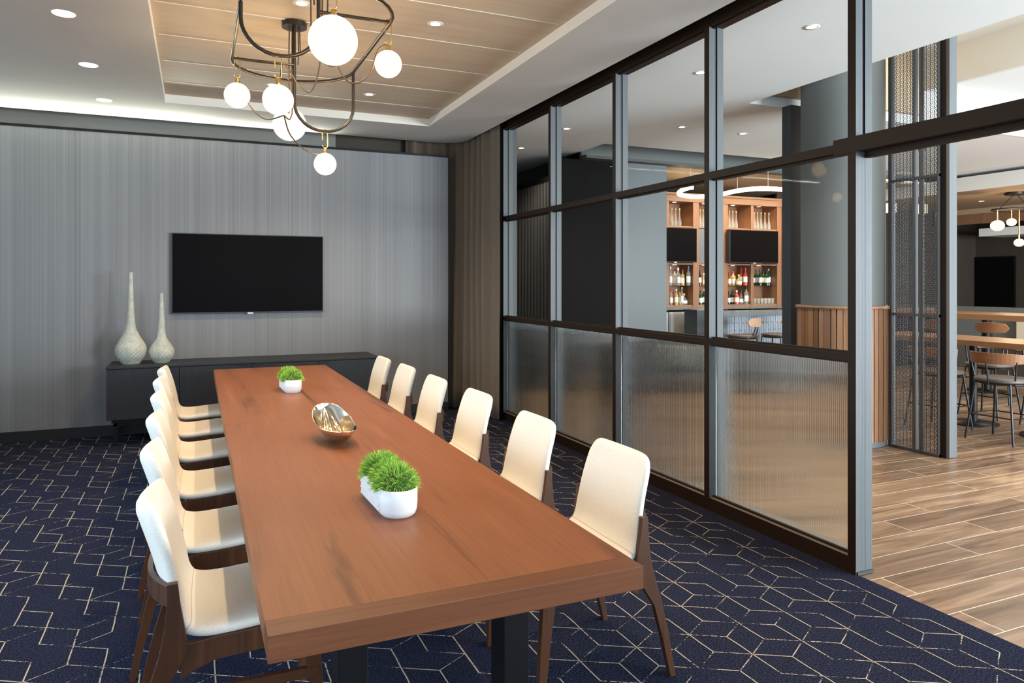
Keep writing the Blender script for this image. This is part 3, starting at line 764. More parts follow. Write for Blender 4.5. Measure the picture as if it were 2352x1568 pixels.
# ------------------------------------------------------------------ chandelier
def chandelier():
    root = empty('chandelier', (.59, 4.40, ZT)); tag(root, 'black tube chandelier with six glowing globes above the table', 'chandelier')
    O = Vector(root.location)
    def rel(pts): return [Vector(p_)-O for p_ in pts]
    zr = 2.91; xa, xb, xm = .207, .977, .592; yf, yn = 4.91, 3.89; rad = (xb-xa)/2; tr = .0105
    ring = []
    for k in range(17):
        a = PI*k/16; ring.append((xm+rad*math.cos(a), yf+rad*math.sin(a), zr))
    for k in range(17):
        a = PI+PI*k/16; ring.append((xm+rad*math.cos(a), yn+rad*math.sin(a), zr))
    MB().tube(rel(ring), tr, 10, closed=True).build('ring_frame', M['chand'], root)
    def uloop(x0, x1, y, ztop0, ztop1, zb):
        r_ = (x1-x0)/2; pts = [(x0, y, ztop0), (x0, y, zb+r_*.9)]
        for k in range(1, 16):
            a = PI+PI*k/16; pts.append((x0+r_+r_*math.cos(a), y, zb+r_*.9+r_*.9*math.sin(a)))
        pts += [(x1, y, zb+r_*.9), (x1, y, ztop1)]
        MB().tube(rel(pts), tr, 10).build('drop_loop', M['chand'], root)
    uloop(xm, xb, yf, ZT-.03, zr, 2.492)
    uloop(xa, xm, yn, zr, ZT-.03, 2.652)
    MB().tube(rel([(xa, yf, zr), (xm, yf, zr)]), tr*.9, 8).build('cross_bar', M['chand'], root)
    MB().tube(rel([(xm, yn, zr), (xb, yn, zr)]), tr*.9, 8).build('cross_bar', M['chand'], root)
    for y in (yf, yn):
        MB().lathe([(.08, 0), (.08, .034)], 28, off=(xm-O.x, y-O.y, -.034)).build('canopy', M['chand'], root)
    def globe(x, y, z_hook, zc, r_, hang=True):
        """ball of radius r_ centred at zc, brass link from hook height down to its cap"""
        pr_ = []
        for k in range(1, 16):
            a = -PI/2+PI*k/16; pr_.append((r_*math.cos(a), r_*math.sin(a)))
        g_ = MB().lathe(pr_, 32, off=(x-O.x, y-O.y, zc-O.z)).build('globe', M['globe'], root)
        top = zc+r_
        mb = MB().lathe([(.012, -.002), (.012, .03), (.006, .036)], 12, off=(x-O.x, y-O.y, top-O.z-.003))
        hw = .017; z1 = z_hook+tr+.004; z0 = top+.035; mid = z0+(z1-z0)*.22
        lk = [(x-hw, y, mid-.012)]+[(x-hw, y, z0+.012), (x-hw*.6, y, z0), (x+hw*.6, y, z0), (x+hw, y, z0+.012), (x+hw, y, z1-hw)]
        for k in range(1, 9):
            a = PI*k/9; lk.append((x+hw*math.cos(a), y, z1-hw+hw*math.sin(a)))
        lk += [(x-hw, y, z1-hw), (x-hw, y, mid+.022)]
        mb.tube(rel(lk), .0032, 7)
        mb.build('hook', M['gold'], g_)
        return top+.03
    pos = {}
    G = [('a', .240, yf, zr, 2.676, .080), ('b', .388, yn, 2.652, 2.425, .0785), ('c', .605, yf+rad-.005, zr, 2.60, .116), ('d', .79, yf, 2.492, 2.275, .0745), ('e', .965, yn, zr, 2.68, .0745), ('f', .602, yn-rad+.004, zr, 2.643, .117)]
    for k, x, y, zh, zc, r_ in G: pos[k] = Vector((x, y, globe(x, y, zh, zc, r_)))
    def cable(pts, r_=.0042): MB().tube(rel(catmull(pts, 8)), r_, 6).build('cable', M['cable'], root)
    for dx, dz in ((-.03, 2.66), (-.012, 2.60), (.025, 2.92), (.035, 2.99)):
        cable([(xm+dx, yf+.012, ZT-.03), (xm+dx*1.1, yf+.01, 3.0), (xm+dx, yf+.02, dz)])
    for dx, dz in ((-.035, 2.80), (-.02, 2.95), (.02, 2.86), (.045, 2.80)):
        cable([(xm+dx, yn+.012, ZT-.03), (xm+dx*1.1, yn+.01, 3.0), (xm+dx, yn+.02, dz)])
    e = pos['e']; cable([(xm+.05, yn+.02, 2.80), (.72, yn+.03, 2.60), (.80, yn+.03, 2.565), (.87, yn+.02, 2.63), (.91, yn+.01, 2.75), (e.x-.012, e.y, e.z)])
    b_ = pos['b']; cable([(xm+.03, yn+.02, 2.86), (.60, yn+.03, 2.62), (.56, yn+.05, 2.50), (.50, yn+.04, 2.52), (.44, yn+.02, 2.60), (.41, yn+.01, 2.61), (b_.x+.012, b_.y, b_.z)])
    d_ = pos['d']; jn = (.50, yf-.25, 2.52)
    a_ = pos['a']; cable([(a_.x+.014, a_.y, a_.z-.02), (.31, yf-.02, 2.62), (.40, yf-.12, 2.515), jn])
    cable([(xm-.012, yf+.02, 2.60), (.55, yf-.10, 2.53), jn])
    cable([jn, (.55, yf-.15, 2.42), (.66, yf-.06, 2.345), (.76, yf-.01, 2.34), (d_.x-.010, d_.y, d_.z)])
    f_ = pos['f']; cable([(xm-.03, yn, 2.80), (.60, yn-.1, 2.62), (.66, yn-.15, 2.60), (.66, yn-.22, 2.70), (f_.x+.012, f_.y, f_.z)])
    c_ = pos['c']; cable([(xm-.03, yf+.02, 2.66), (.57, yf+.12, 2.62), (.55, yf+.25, 2.70), (c_.x+.012, c_.y, c_.z)])
    return root, G
ch, GL = chandelier()

# ------------------------------------------------------------------ downlights
def downlight(x, y, z, lab, group, r_=.055, trim=True, mat='dl'):
    root = empty('downlight', (x, y, z)); tag(root, lab, 'ceiling light', group)
    if trim:
        MB().lathe([(r_*.62, -.001), (r_, -.003), (r_*1.02, 0)], 24, cap0=False, cap1=False).build('trim_ring', M['lip'], root)
        MB().lathe([(.001, -.0015), (r_*.62, -.0015)], 24, cap0=False, cap1=False).build('lens', M[mat], root)
    else:
        MB().lathe([(.001, -.003), (r_, -.003), (r_*1.04, 0)], 24, cap0=False, cap1=False).build('lens', M[mat], root)
    return root
for i, (x, y) in enumerate(((-.735, 5.093), (-.738, 6.218), (-.752, 7.361))):
    downlight(x, y, ZC, '%s flush white downlight in the grey soffit left of the ceiling tray' % ('nearest', 'middle', 'farthest')[i], 'soffit downlights', .062, False, 'dl_cool')
for i, (x, y, lab) in enumerate(((1.447, 4.559, 'trimmed downlight in the tray ceiling right of the chandelier, the nearer one'), (1.439, 6.506, 'trimmed downlight in the tray ceiling right of the chandelier, the farther one'),
                                 (.592, 4.554, 'trimmed downlight in the tray ceiling beside the chandelier canopy'), (.602, 6.528, 'trimmed downlight in the tray ceiling behind the chandelier globes'))):
    downlight(x, y, ZT, lab, 'tray downlights', .054)
for i, (x, y) in enumerate(((3.949, 8.703), (3.94, 7.41), (3.93, 4.974), (5.109, 6.795), (6.002, 6.799), (3.942, 3.773))):
    zz = 3.27
    downlight(x, y, zz, ['farthest downlight in the bar ceiling, seen in the first glass bay', 'bar ceiling downlight seen through the second glass bay', 'bar ceiling downlight seen near the top of the third glass bay', 'small bar ceiling downlight, left of the pair above the back bar', 'small bar ceiling downlight, right of the pair above the back bar', 'nearest bar ceiling downlight, high in the fourth glass bay'][i], 'bar ceiling downlights', .055)

# ------------------------------------------------------------------ bar side shell
ZB = 3.27
mb = MB()
mb.box(XG2, 5.04, -3.2, 5.62, ZB, ZB+.1).box(XG2, 16.2, 5.62, 8.0, ZB, ZB+.1).box(XG2, 4.80, 8.0, 11.6, ZB, ZB+.1)
struct(mb.build('ceiling_bar', M['white']))
struct(MB().box(5.04, 7.5, -3.2, 5.62, 4.05, 4.12).box(5.04, 5.10, -3.2, 5.62, ZB+.1, 4.05).box(5.10, 7.5, 5.56, 5.62, ZB+.1, 4.05, 1).build('ceiling_high', [M['soft_white'], M['tan_ceil']]))  # tan on the rear recess face puts its warm light into the colour
struct(B(7.5, 7.56, -3.2, 5.56, 3.64, 4.12).build('ceiling_fascia', M['soft_white']))
struct(B(7.5, 10.9, 5.56, 5.62, 3.27, 4.12).build('ceiling_step', M['soft_white']))
struct(B(11.56, 11.6, 5.4, 10.5, 2.99, 3.22).build('ceiling_edge', M['soft_white']))
struct(B(7.56, 10.9, -3.2, 5.62, 3.64, 3.7).build('ceiling_middle', M['white']))
struct(MB().box(10.84, 10.9, -3.2, 5.62, 3.42, 3.64).box(10.9, 16.2, -3.2, 11.6, 3.36, 3.42).build('ceiling_far', M['soft_white']))
struct(B(4.80, 10.3, 8.0, 11.6, 3.85, 3.9).build('ceiling_bar_recess', M['dark_paint']))
struct(MB().box(4.80, 10.2, 8.60, 8.66, 3.20, 3.85).box(4.80, 10.2, 8.46, 8.66, 3.165, 3.205).build('wall_bulkhead', M['dark_paint']))
o = B(4.9, 12, 8.54, 8.59, 3.206, 3.216).build('cove_light', M['led_strip']); tag(o, 'cool led strip along the ledge of the dark bulkhead above the bar', 'cove light')
struct(B(5.6, 16.2, 8.66, 11.6, 3.19, 3.25).build('ceiling_back_bar', M['tan_ceil']))
# dark walls beyond the glass: slatted part and smooth parts
mb = MB().box(4.42, 4.48, 8.62, 11.0, 0, 2.95, 0)
y = 8.66
while y < 10.9:
    mb.box(4.39, 4.42, y, y+.036, 0, 2.86, 1); y += .108
struct(mb.build('wall_slatted', [M['darker_paint'], pr('slat_grey', (.085, .080, .074), .5)]))
struct(B(3.2, 4.8, 11.0, 11.1, 0, 3.9).build('wall_far_left', M['darker_paint']))
struct(B(4.42, 5.40, 8.62, 8.68, 0, 3.165).build('wall_dark', M['darker_paint']))
struct(B(5.40, 6.20, 8.60, 8.68, 0, 3.164).build('wall_grey', M['grey_wall']))
struct(B(6.14, 6.20, 8.68, 11.6, 0, 3.2).build('wall_bar_side', M['grey_wall']))
struct(B(4.8, 16.2, 11.5, 11.6, 0, 3.9).build('wall_bar_back', M['brown_wall']))
struct(B(15.9, 16.0, -3.2, 11.5, 0, 3.42).build('wall_far_right', M['brown_wall']))
struct(B(10.14, 15.9, 10.55, 10.62, 0, 3.2).build('wall_dining', M['brown_wall']))
mb = MB().box(XG2, 5.5, -3.3, -3.2, 0, 4.1).box(12.5, 16.2, -3.3, -3.2, 0, 4.1).box(5.5, 12.5, -3.3, -3.2, 0, .3).box(5.5, 12.5, -3.3, -3.2, 3.3, 4.1)
struct(mb.build('wall_near_bar', M['white']))
# wood fascia, dark lintel
struct(MB().box(14.5, 14.6, 4.0, 10.5, 2.685, 2.89, 0).box(14.5, 14.6, 4.0, 10.5, 2.89, 3.36, 1).build('trim_7', [M['barwood'], M['tan_ceil']]))
struct(B(14.8, 15.6, 6.0, 9.75, 2.44, 2.60).build('ceiling_beam', M['soft_white']))
downlight(13.27, 8.70, 2.99, 'small downlight in the warm far dining ceiling beside the globe pendant', 'dining downlights', .06)

# round column with wood slat wainscot
cxy = (5.604, 4.992)
colu = struct(empty('column', (cxy[0], cxy[1], 0)))
MB().lathe([(.367, 0), (.367, 4.05)], 64).build('shaft', M['colpaint'], colu)
mb = MB(); nS = 46
for k in range(nS):
    a = 2*PI*k/nS; wd = (.030+.014*((k*7) % 3)/2)*.62
    rr = .402-.005*((k*5) % 3)/2
    T = Matrix.Rotation(a, 4, 'Z')
    mb.box(.369, rr, -wd, wd, .055, 1.245, T=T)
mb.build('slats', M['slatwood'], colu)
MB().lathe([(.369, .055), (.384, .055), (.384, 1.245), (.369, 1.245)], 64, cap0=False, cap1=False).build('backing', M['pillar'], colu)
MB().lathe([(.37, 1.245), (.415, 1.245), (.415, 1.272), (.37, 1.272)], 64, cap0=False, cap1=False).build('cap_rail', M['slatwood'], colu)
MB().lathe([(.38, 0), (.38, .055)], 48).build('plinth', M['stone'], colu)
struct(B(5.47, 5.66, 5.50, 5.62, 0, ZB).build('pillar', M['pillar']))

# perforated screen
ps = empty('perforated_screen', (5.85, 4.36, 0)); tag(ps, 'dark perforated metal screen between the round column and the grey post', 'screen')
def perf_panel(y0, y1, x, z0, z1, ang):
    n_y = max(2, round((y1-y0)/.036)); cw = (y1-y0)/n_y; n_z = int((z1-z0)/cw); mb = MB()
    def strip(a, b_, w):
        d = Vector((b_[0]-a[0], b_[1]-a[1])); d.normalize(); nn = Vector((-d.y, d.x))*w
        mb.add([(0, a[0]+nn.x, a[1]+nn.y), (0, b_[0]+nn.x, b_[1]+nn.y), (0, b_[0]-nn.x, b_[1]-nn.y), (0, a[0]-nn.x, a[1]-nn.y)], [(0, 1, 2, 3)])
    for i in range(n_y):
        for j in range(n_z):
            cy, cz = (i+.5)*cw, (j+.5)*cw; r1_, r2_ = cw*.22, cw*.31
            vs = []
            for k in range(10):
                a = 2*PI*k/10; vs += [(0, cy+r1_*math.cos(a), cz+r1_*math.sin(a)), (0, cy+r2_*math.cos(a), cz+r2_*math.sin(a))]
            mb.add(vs, [(2*k, 2*k+1, (2*k+3) % 20, (2*k+2) % 20) for k in range(10)])
            for sy in (1, -1):
                strip((cy+sy*r2_*.95, cz), (cy+sy*cw/2, cz), cw*.045); strip((cy, cz+sy*r2_*.95), (cy, cz+sy*cw/2), cw*.045)
                strip((cy+sy*r2_*.68, cz+r2_*.68), (cy+sy*cw/2, cz+cw/2), cw*.045); strip((cy+sy*r2_*.68, cz-r2_*.68), (cy+sy*cw/2, cz-cw/2), cw*.045)
    for i in range(n_y+1): strip((i*cw, 0), (i*cw, n_z*cw), cw*.05)
    o = mb.build('perforated_panel', M['perf'], ps, (x-5.85, y0-4.36, z0))
    so = o.modifiers.new('solid', 'SOLIDIFY'); so.thickness = .003
    return o
perf_panel(4.395, 4.60, 5.795, .03, 4.0, 0)
perf_panel(4.165, 4.315, 5.795, .03, 4.0, 0)
def sl(x0, x1, y0, y1, z0, z1, nm, mt): return B(x0-5.85, x1-5.85, y0-4.36, y1-4.36, z0, z1).build(nm, mt, ps)
for (y0, y1) in ((4.60, 4.635), (4.375, 4.395), (4.315, 4.332), (4.15, 4.165)): sl(5.775, 5.825, y0, y1, 0, 4.05, 'upright', M['perf'])
for z in (.0, 1.19, 2.39):
    sl(5.78, 5.815, 4.15, 4.635, z, z+.022, 'crossbar', M['perf'])
sl(5.835, 5.93, 4.095, 4.145, 0, 4.05, 'post', M['alu_face']); sl(5.80, 5.835, 4.097, 4.145, 0, 4.05, 'post_edge', M['bronze_frame'])

# ------------------------------------------------------------------ back bar
YB = 10.2
bb_ = empty('back_bar_cabinet', (8.7, YB, 0)); tag(bb_, 'tall walnut back bar shelving with lit glass shelf openings', 'shelving')
def bbx(x0, x1, y0, y1, z0, z1, nm, mt, **k): return B(x0-8.7, x1-8.7, y0-YB, y1-YB, z0, z1, **k).build(nm, mt, bb_)
bbx(6.6, 10.12, YB+.38, YB+.42, 1.0, 3.0, 'back_panel', M['barwood'])
ups = [(6.65, 6.75), (7.30, 7.40), (7.91, 8.03), (8.54, 8.67), (9.195, 9.255), (9.81, 9.915)]
for a, b2 in ups: bbx(a, b2, YB, YB+.38, 1.0, 2.89, 'upright', M['barwood'])
bbx(9.915, 10.12, YB-.10, YB+.38, 1.0, 2.99, 'side_panel', M['barwood'])
bbx(6.6, 9.99, YB-.02, YB+.38, 2.885, 2.995, 'cornice', M['barwood_x'])
bbx(6.6, 9.99, YB-.05, YB+.38, 2.995, 3.03, 'cornice_lip', M['barwood_x'])
bbx(6.6, 9.91, YB+.012, YB+.38, 2.44, 2.465, 'shelf', M['barwood_x'])
bbx(6.6, 9.91, YB+.012, YB+.38, 1.80, 1.825, 'shelf', M['barwood_x'])
bbx(6.6, 9.91, YB+.012, YB+.38, 1.065, 1.10, 'shelf', M['barwood_x'])
cells = [(6.75, 7.30), (7.40, 7.91), (8.03, 8.54), (8.67, 9.195), (9.255, 9.81)]
for a, b2 in cells:
    bbx(a, b2, YB+.03, YB+.36, 1.425, 1.437, 'glass_shelf', M['glass'])
    for z in (2.884, 1.799):
        MB().lathe([(.001, -.002), (.035, -.002), (.036, .0)], 16, cap0=False, cap1=False, off=(((a+b2)/2-.05)-8.7, .12, z)).build('puck_light', M['puck'], bb_)
bbx(8.04, 8.53, YB+.02, YB+.03, 1.83, 2.43, 'mirror', pr('mirror_grey', (.45, .50, .54), .15, .8))
bbx(6.4, 10.12, YB-.28, YB+.42, 1.03, 1.065, 'worktop', M['stone'])
bbx(6.4, 10.12, YB-.22, YB+.42, 0, .99, 'base_cabinet', M['darker_paint'])
o = tv('bar_television', 7.02, 7.914, 1.835, 2.424, 10.10, 'left black bar television above the bottle shelves, cut by the grey wall', 'bar televisions', .06)
tv('bar_television', 8.60, 9.705, 1.838, 2.424, 10.06, 'right black bar television between glass shelves, wider in view', 'bar televisions', .10)
for i, x in enumerate((6.45, 7.12, 7.79)):
    r_ = empty('bar_fridge', (x, YB-.40, 0))
    tag(r_, ['left steel under counter fridge below the back bar bottles', 'middle steel under counter fridge below the back bar bottles', 'right steel under counter fridge below the back bar bottles'][i], 'fridge', 'steel bar fridges')
    B(0, .64, 0, .17, .06, 1.0).build('body', M['steel'], r_); B(.01, .63, -.02, 0, .08, .98).build('door', M['steel'], r_); B(.56, .58, -.05, -.02, .5, .9).build('handle', M['bezel'], r_)
# bottles
def bottle(kind, x, y, z, mats, hgt, rad, lab, grp):
    n_ = 12
    sh = {'wine': [(0, 1), (.60, 1), (.70, .6), (.76, .36), (.93, .34)], 'spirit': [(0, 1), (.58, 1), (.68, .85), (.74, .36), (.90, .34)], 'squat': [(0, .9), (.05, 1), (.45, .95), (.60, .5), (.66, .32), (.86, .32)], 'carafe': [(0, 1), (.28, 1), (.38, .72), (.60, .36), (.80, .28), (.95, .30)]}[kind]
    mb = MB().lathe([(rad*r_, hgt*t_) for t_, r_ in sh], n_, 0)
    tz, tr_ = sh[-1]
    mb.lathe([(rad*tr_*1.1, hgt*(tz-.05)), (rad*tr_*1.1, hgt)], 10, 2)
    lo, hi = {'wine': (.18, .5), 'spirit': (.15, .48), 'squat': (.12, .38), 'carafe': (.04, .24)}[kind]
    mb.lathe([(rad*1.012, hgt*lo), (rad*1.012, hgt*hi)], n_, 1, cap0=False, cap1=False)
    o = mb.build('bottle', mats, None, (x, y, z)); tag(o, lab, 'bottle', grp); return o
def m3(g_, cap, label='white_label'): return [M['b_'+g_], M[label] if label in M else label, M[cap]]
PX = lambda px, y=10.33: (lambda p_: y/(CS-p_*SS)*(p_*CS+SS))((px-1176)/F)
nth = ['first', 'second', 'third', 'fourth', 'fifth', 'sixth', 'seventh', 'eighth', 'ninth']
for grp, where, pxs in (('carafes on the left upper shelf', 'on the upper back bar shelf at the grey wall', (1543, 1552, 1561)), ('carafes on the middle upper shelf', 'on the upper back bar shelf beside the mullion', (1608, 1615, 1622)),
                        ('carafes above the right television', 'on the upper shelf above the right television, left half', (1675, 1683, 1691)), ('carafes at the far right upper shelf', 'on the upper shelf above the right television, right half', (1733, 1740, 1748, 1757, 1766))):
    for i, px in enumerate(pxs):
        bottle('carafe', max(PX(px, 10.27), 8.72) if px > 1670 else PX(px, 10.27), 10.27, 2.466, [M['b_clear'], M['b_clear'], M['cap_gold']], .31, .031, '%s clear carafe from the left %s' % (nth[i], where), grp)
specs = [('left cell, glass shelf', 'left bar opening, glass shelf', 1.438, [(1540, 'spirit', 'clear', 'cap_white', .33, .036), (1550, 'spirit', 'clear', 'cap_black', .29, .046), (1558, 'spirit', 'clear', 'cap_white', .31, .04), (1568, 'spirit', 'gold', 'cap_red', .28, .045), (1581, 'spirit', 'clear', 'cap_blue', .34, .042)]),
         ('left cell, bottom', 'left bar opening, bottom shelf', 1.101, [(1541, 'spirit', 'clear', 'cap_red', .28, .036), (1548, 'spirit', 'amber', 'cap_red', .23, .04), (1553, 'wine', 'gold', 'cap_white', .28, .04), (1561, 'spirit', 'gold', 'cap_black', .27, .034), (1566, 'wine', 'clear', 'cap_gold', .31, .032), (1576, 'squat', 'clear', 'cap_gold', .20, .07)]),
         ('middle cell, glass shelf', 'middle bar opening, glass shelf', 1.438, [(1607, 'wine', 'dark', 'cap_black', .28, .036), (1617, 'spirit', 'gold', 'cap_white', .22, .04)]),
         ('middle cell, bottom', 'middle bar opening, bottom shelf', 1.101, [(1609, 'spirit', 'green', 'cap_black', .25, .042), (1617, 'spirit', 'green', 'cap_white', .28, .042)]),
         ('right cell, glass shelf', 'glass shelf, left half below right television', 1.438, [(1675, 'spirit', 'amber', 'cap_red', .24, .04), (1684, 'spirit', 'gold', 'cap_red', .25, .055), (1697, 'squat', 'gold', 'cap_gold', .20, .06), (1703, 'wine', 'red', 'cap_red', .32, .04), (1712, 'wine', 'red', 'cap_red', .32, .042)]),
         ('right cell, bottom', 'bottom shelf, left half below right television', 1.101, [(1674, 'spirit', 'green', 'cap_black', .24, .034), (1682, 'spirit', 'dark', 'cap_black', .25, .045), (1692, 'spirit', 'red', 'cap_white', .25, .048), (1702, 'squat', 'clear', 'cap_black', .25, .06), (1714, 'spirit', 'clear', 'cap_black', .32, .046)]),
         ('far right cell, glass shelf', 'glass shelf, right half below right television', 1.438, [(1729, 'wine', 'green', 'cap_gold', .28, .038), (1737, 'wine', 'green', 'cap_black', .29, .04), (1746, 'wine', 'green', 'cap_black', .29, .04), (1754, 'wine', 'green', 'cap_black', .29, .04), (1762, 'wine', 'green', 'cap_black', .28, .04), (1769, 'wine', 'green', 'cap_gold', .31, .042)])]
seq = {}
for nm, where, z, lst in specs:
    for i, (px, kd, g_, cap, hh, rr) in enumerate(lst):
        col_name = {'clear': 'clear', 'amber': 'amber', 'gold': 'golden', 'green': 'green', 'dark': 'dark', 'red': 'red'}[g_]
        yb = 10.27+.10*(i % 2); rr *= .88; xb = PX(px, yb)
        for a, b2 in cells:
            if a-.1 < xb < b2+.05: xb = min(max(xb, a+rr+.008), b2-rr-.008)
        bottle(kd, xb, yb, z, m3(g_, cap), hh, rr, '%s bottle, %s from the left, %s' % (col_name, nth[i], where), 'back bar bottles, ' + where)
for i, (px, yy) in enumerate([(1734, 10.25), (1742, 10.25), (1750, 10.25), (1758, 10.25), (1766, 10.25), (1774, 10.25), (1750, 10.38), (1758.5, 10.38), (1767, 10.36)]):
    mb = MB().lathe([(.028, 0), (.033, .10), (.031, .10), (.026, .008)], 12, cap1=True)
    o = mb.build('drinking_glass', M['b_clear'], None, (PX(px, yy), yy, 1.101))
    tag(o, ('%s clear tumbler from the left, front row, bottom right of the back bar' % nth[i]) if i < 6 else ('%s clear tumbler from the left in the rear row of the back bar' % nth[i-6]), 'glass', 'tumblers on the bottom shelf')
# bar counter with tiled front
bc = empty('bar_counter', (9.3, 8.95, 0)); tag(bc, 'grey stone bar counter with blue grey tiled front', 'bar counter')
B(-1.82, 3.0, -.05, .42, .965, 1.035).build('top', M['stone'], bc, bevel=.004)
B(-1.82, -1.74, -.05, .42, 0, .965).build('end_panel', M['stone'], bc)
B(-1.74, 3.0, .05, .40, 0, .965).build('body', M['darker_paint'], bc)
mb = MB(); rd = random.Random(2)
x = -1.74
k = 0
while x < 1.6:
    for j in range(5):
        z0 = .03+j*.235-(.12 if k % 2 else 0); z1 = min(z0+.232, .962); z0 = max(.0, z0)
        if z1 > z0:
            mb.box(x+.002, x+.047, .03+rd.uniform(-.003, .003), .05, z0, z1)
    x += .05; k += 1
mb.build('tile_front', M['tiles'], bc, bevel=.006)
o = empty('service_station', (7.17, 9.15, 0)); tag(o, 'dark box shaped service station at the left end of the bar counter', 'bar station')
B(0, .28, 0, .32, 0, 1.05).build('body', M['pillar'], o); B(-.01, .29, -.01, .33, 1.05, 1.065).build('top', M['stone'], o)
# led wave pendant
pts = []
for px, py in ((1592, 430), (1582, 431), (1568, 436), (1559, 443), (1566, 448), (1600, 452), (1650, 447), (1700, 437), (1750, 433), (1805, 436), (1840, 444), (1830, 452)):
    p_ = (px-1176)/F; d = 1.40*F/(650-py); pts.append((d*(p_*CS+SS), d*(CS-p_*SS), 2.88))
lw = empty('wave_pendant', (8.0, 9.2, 2.88)); tag(lw, 'glowing wave shaped led pendant above the bar', 'pendant light')
LWP = catmull(pts, 8)
MB().tube([p_-Vector((8.0, 9.2, 2.88)) for p_ in LWP], .033, 10).build('led_tube', M['led'], lw)
for i in (5, 44, 55, 66, 73):
    q = LWP[i]; MB().tube([(q.x-8.0, q.y-9.2, .03), (q.x-8.0, q.y-9.2, .31)], .004, 6).build('wire', M['badge'], lw)

# ------------------------------------------------------------------ stools
def curve_plate(w, h_, thick, bow, taper=.0, rnd_=.03, mat=None, parent=None, loc=(0, 0, 0), name='backrest', tilt=0):
    """curved wooden plate in the yz plane, convex to -x"""
    rg = []
    n_ = 14
    for k in range(n_+1):
        a = -1+2*k/n_; yy = w/2*a; xx = bow*(a*a)
        e = 1-abs(a); hh = h_/2*(1-taper*abs(a)**2)
        if e < .16: hh *= math.sqrt(max(.12, 1-((.16-e)/.16)**2))
        rg.append([(xx-thick/2-tilt*(-hh), yy, -hh), (xx+thick/2-tilt*(-hh), yy, -hh), (xx+thick/2-tilt*hh, yy, hh), (xx-thick/2-tilt*hh, yy, hh)])
    return MB().rings(rg, smooth=False).build(name, mat, parent, loc, bevel=.004)
def make_stool(seat_h, style):
    """back toward -x"""
    root = empty('bar_stool')
    sm = M['leather'] if style == 'bar' else M['grey_seat']
    rg = []
    for (s_, z) in ((.86, 0), (.98, .008), (1.0, .02), (.97, .038), (.80, .046), (.3, .048)):
        rg.append([(.21*s_*math.copysign(abs(math.cos(a))**.8, math.cos(a)), .225*s_*math.copysign(abs(math.sin(a))**.8, math.sin(a)), seat_h-.048+z) for a in [2*PI*k/28 for k in range(28)]])
    MB().rings(rg).build('seat', sm, root)
    MB().tube([(.195*math.cos(a), .21*math.sin(a), seat_h-.056) for a in [2*PI*k/24 for k in range(24)]], .009, 8, closed=True).build('seat_ring', M['stool_metal'], root)
    tops = [(-.15, .16), (-.15, -.16), (.15, .16), (.15, -.16)]
    feet = [(-.205, .222), (-.205, -.222), (.205, .222), (.205, -.222)]
    for (tx, ty), (fx, fy) in zip(tops, feet):
        MB().tube([(tx, ty, seat_h-.05), (fx, fy, .0)], .0105, 8).build('leg', M['stool_metal'], root)
    fz = .24; q = 1-fz/(seat_h-.05)
    fp = [((f[0]+(t_[0]-f[0])*(1-q)), (f[1]+(t_[1]-f[1])*(1-q)), fz) for t_, f in zip(tops, feet)]
    mb = MB()
    for a, b_ in ((0, 1), (1, 3), (3, 2), (2, 0)): mb.tube([fp[a], fp[b_]], .007, 6)
    mb.build('footrest', M['stool_metal'], root)
    if style == 'bar':
        for sy in (.035, -.035):
            MB().tube([(-.16, sy*1.6, seat_h-.05), (-.215, sy*1.3, seat_h+.06), (-.235, sy, seat_h+.20)], .008, 8).build('back_post', M['stool_metal'], root)
        MB().tube([(-.222, -.12, seat_h+.185), (-.226, 0, seat_h+.185), (-.222, .12, seat_h+.185)], .006, 6).build('back_bracket', M['stool_metal'], root)
        curve_plate(.40, .125, .014, .05, .30, mat=None, parent=None) if False else None
        o = curve_plate(.41, .135, .014, .055, .28, mat=M['stoolwood_l'] if False else M['stoolwood'], parent=root, loc=(-.245, 0, seat_h+.185))
    else:
        for yy, xx in ((.19, -.13), (-.19, -.13), (0, -.235)):
            MB().tube([(xx*.88, yy*.95, seat_h-.055), (xx-.012, yy*1.12, seat_h+.16)], .008, 8).build('back_post', M['stool_metal'], root)
        rg = []
        for k in range(21):
            a = -1.32+2.64*k/20
            xx = -.245*math.cos(a)+.0; yy = .245*math.sin(a); hh = .052*(1-.25*abs(a/1.32)**3)
            nx, ny = -math.cos(a), math.sin(a)
            zc = seat_h+.185
            rg.append([(xx, yy, zc-hh), (xx+nx*.013, yy+ny*.013, zc-hh), (xx+nx*.021, yy+ny*.021, zc+hh), (xx+nx*.008, yy+ny*.008, zc+hh)])
        MB().rings(rg, smooth=False).build('backrest', M['stoolwood'], root, bevel=.003)
    return root
def place(o, x, y, rz, lab, grp): o.location = (x, y, 0); o.rotation_euler = (0, 0, rz); tag(o, lab, 'stool', grp)
cs = make_stool(.60, 'counter'); bs = make_stool(.745, 'bar')
place(cs, 6.96, 4.36, 0, 'counter stool with curved wooden band back nearest the doorway', 'counter stools at the walnut table')
place(copy_tree(cs), 6.98, 5.02, 0, 'counter stool partly behind the perforated screen and grey post', 'counter stools at the walnut table')
place(copy_tree(cs), 8.10, 5.22, PI, 'counter stool on the far side of the nearer walnut table', 'counter stools at the walnut table')
place(copy_tree(cs), 8.10, 4.55, PI, 'counter stool across the nearer walnut table, behind the nearest stool', 'counter stools at the walnut table')
place(bs, 9.20, 5.78, 0, 'dark bar stool with oval wooden back between the two walnut tables', 'bar stools at the high table')
place(copy_tree(bs), 9.20, 6.50, 0, 'dark bar stool beside the grey post at the farther high table', 'bar stools at the high table')
b2 = make_stool(.715, 'bar')
for c_ in b2.children:
    if c_.name.startswith('backrest'): c_.data.materials[0] = M['stoolwood_l']
place(b2, 7.50, 8.50, R(112), 'bar stool with pale wooden back in front of the tiled bar counter', 'bar stools at the counter')
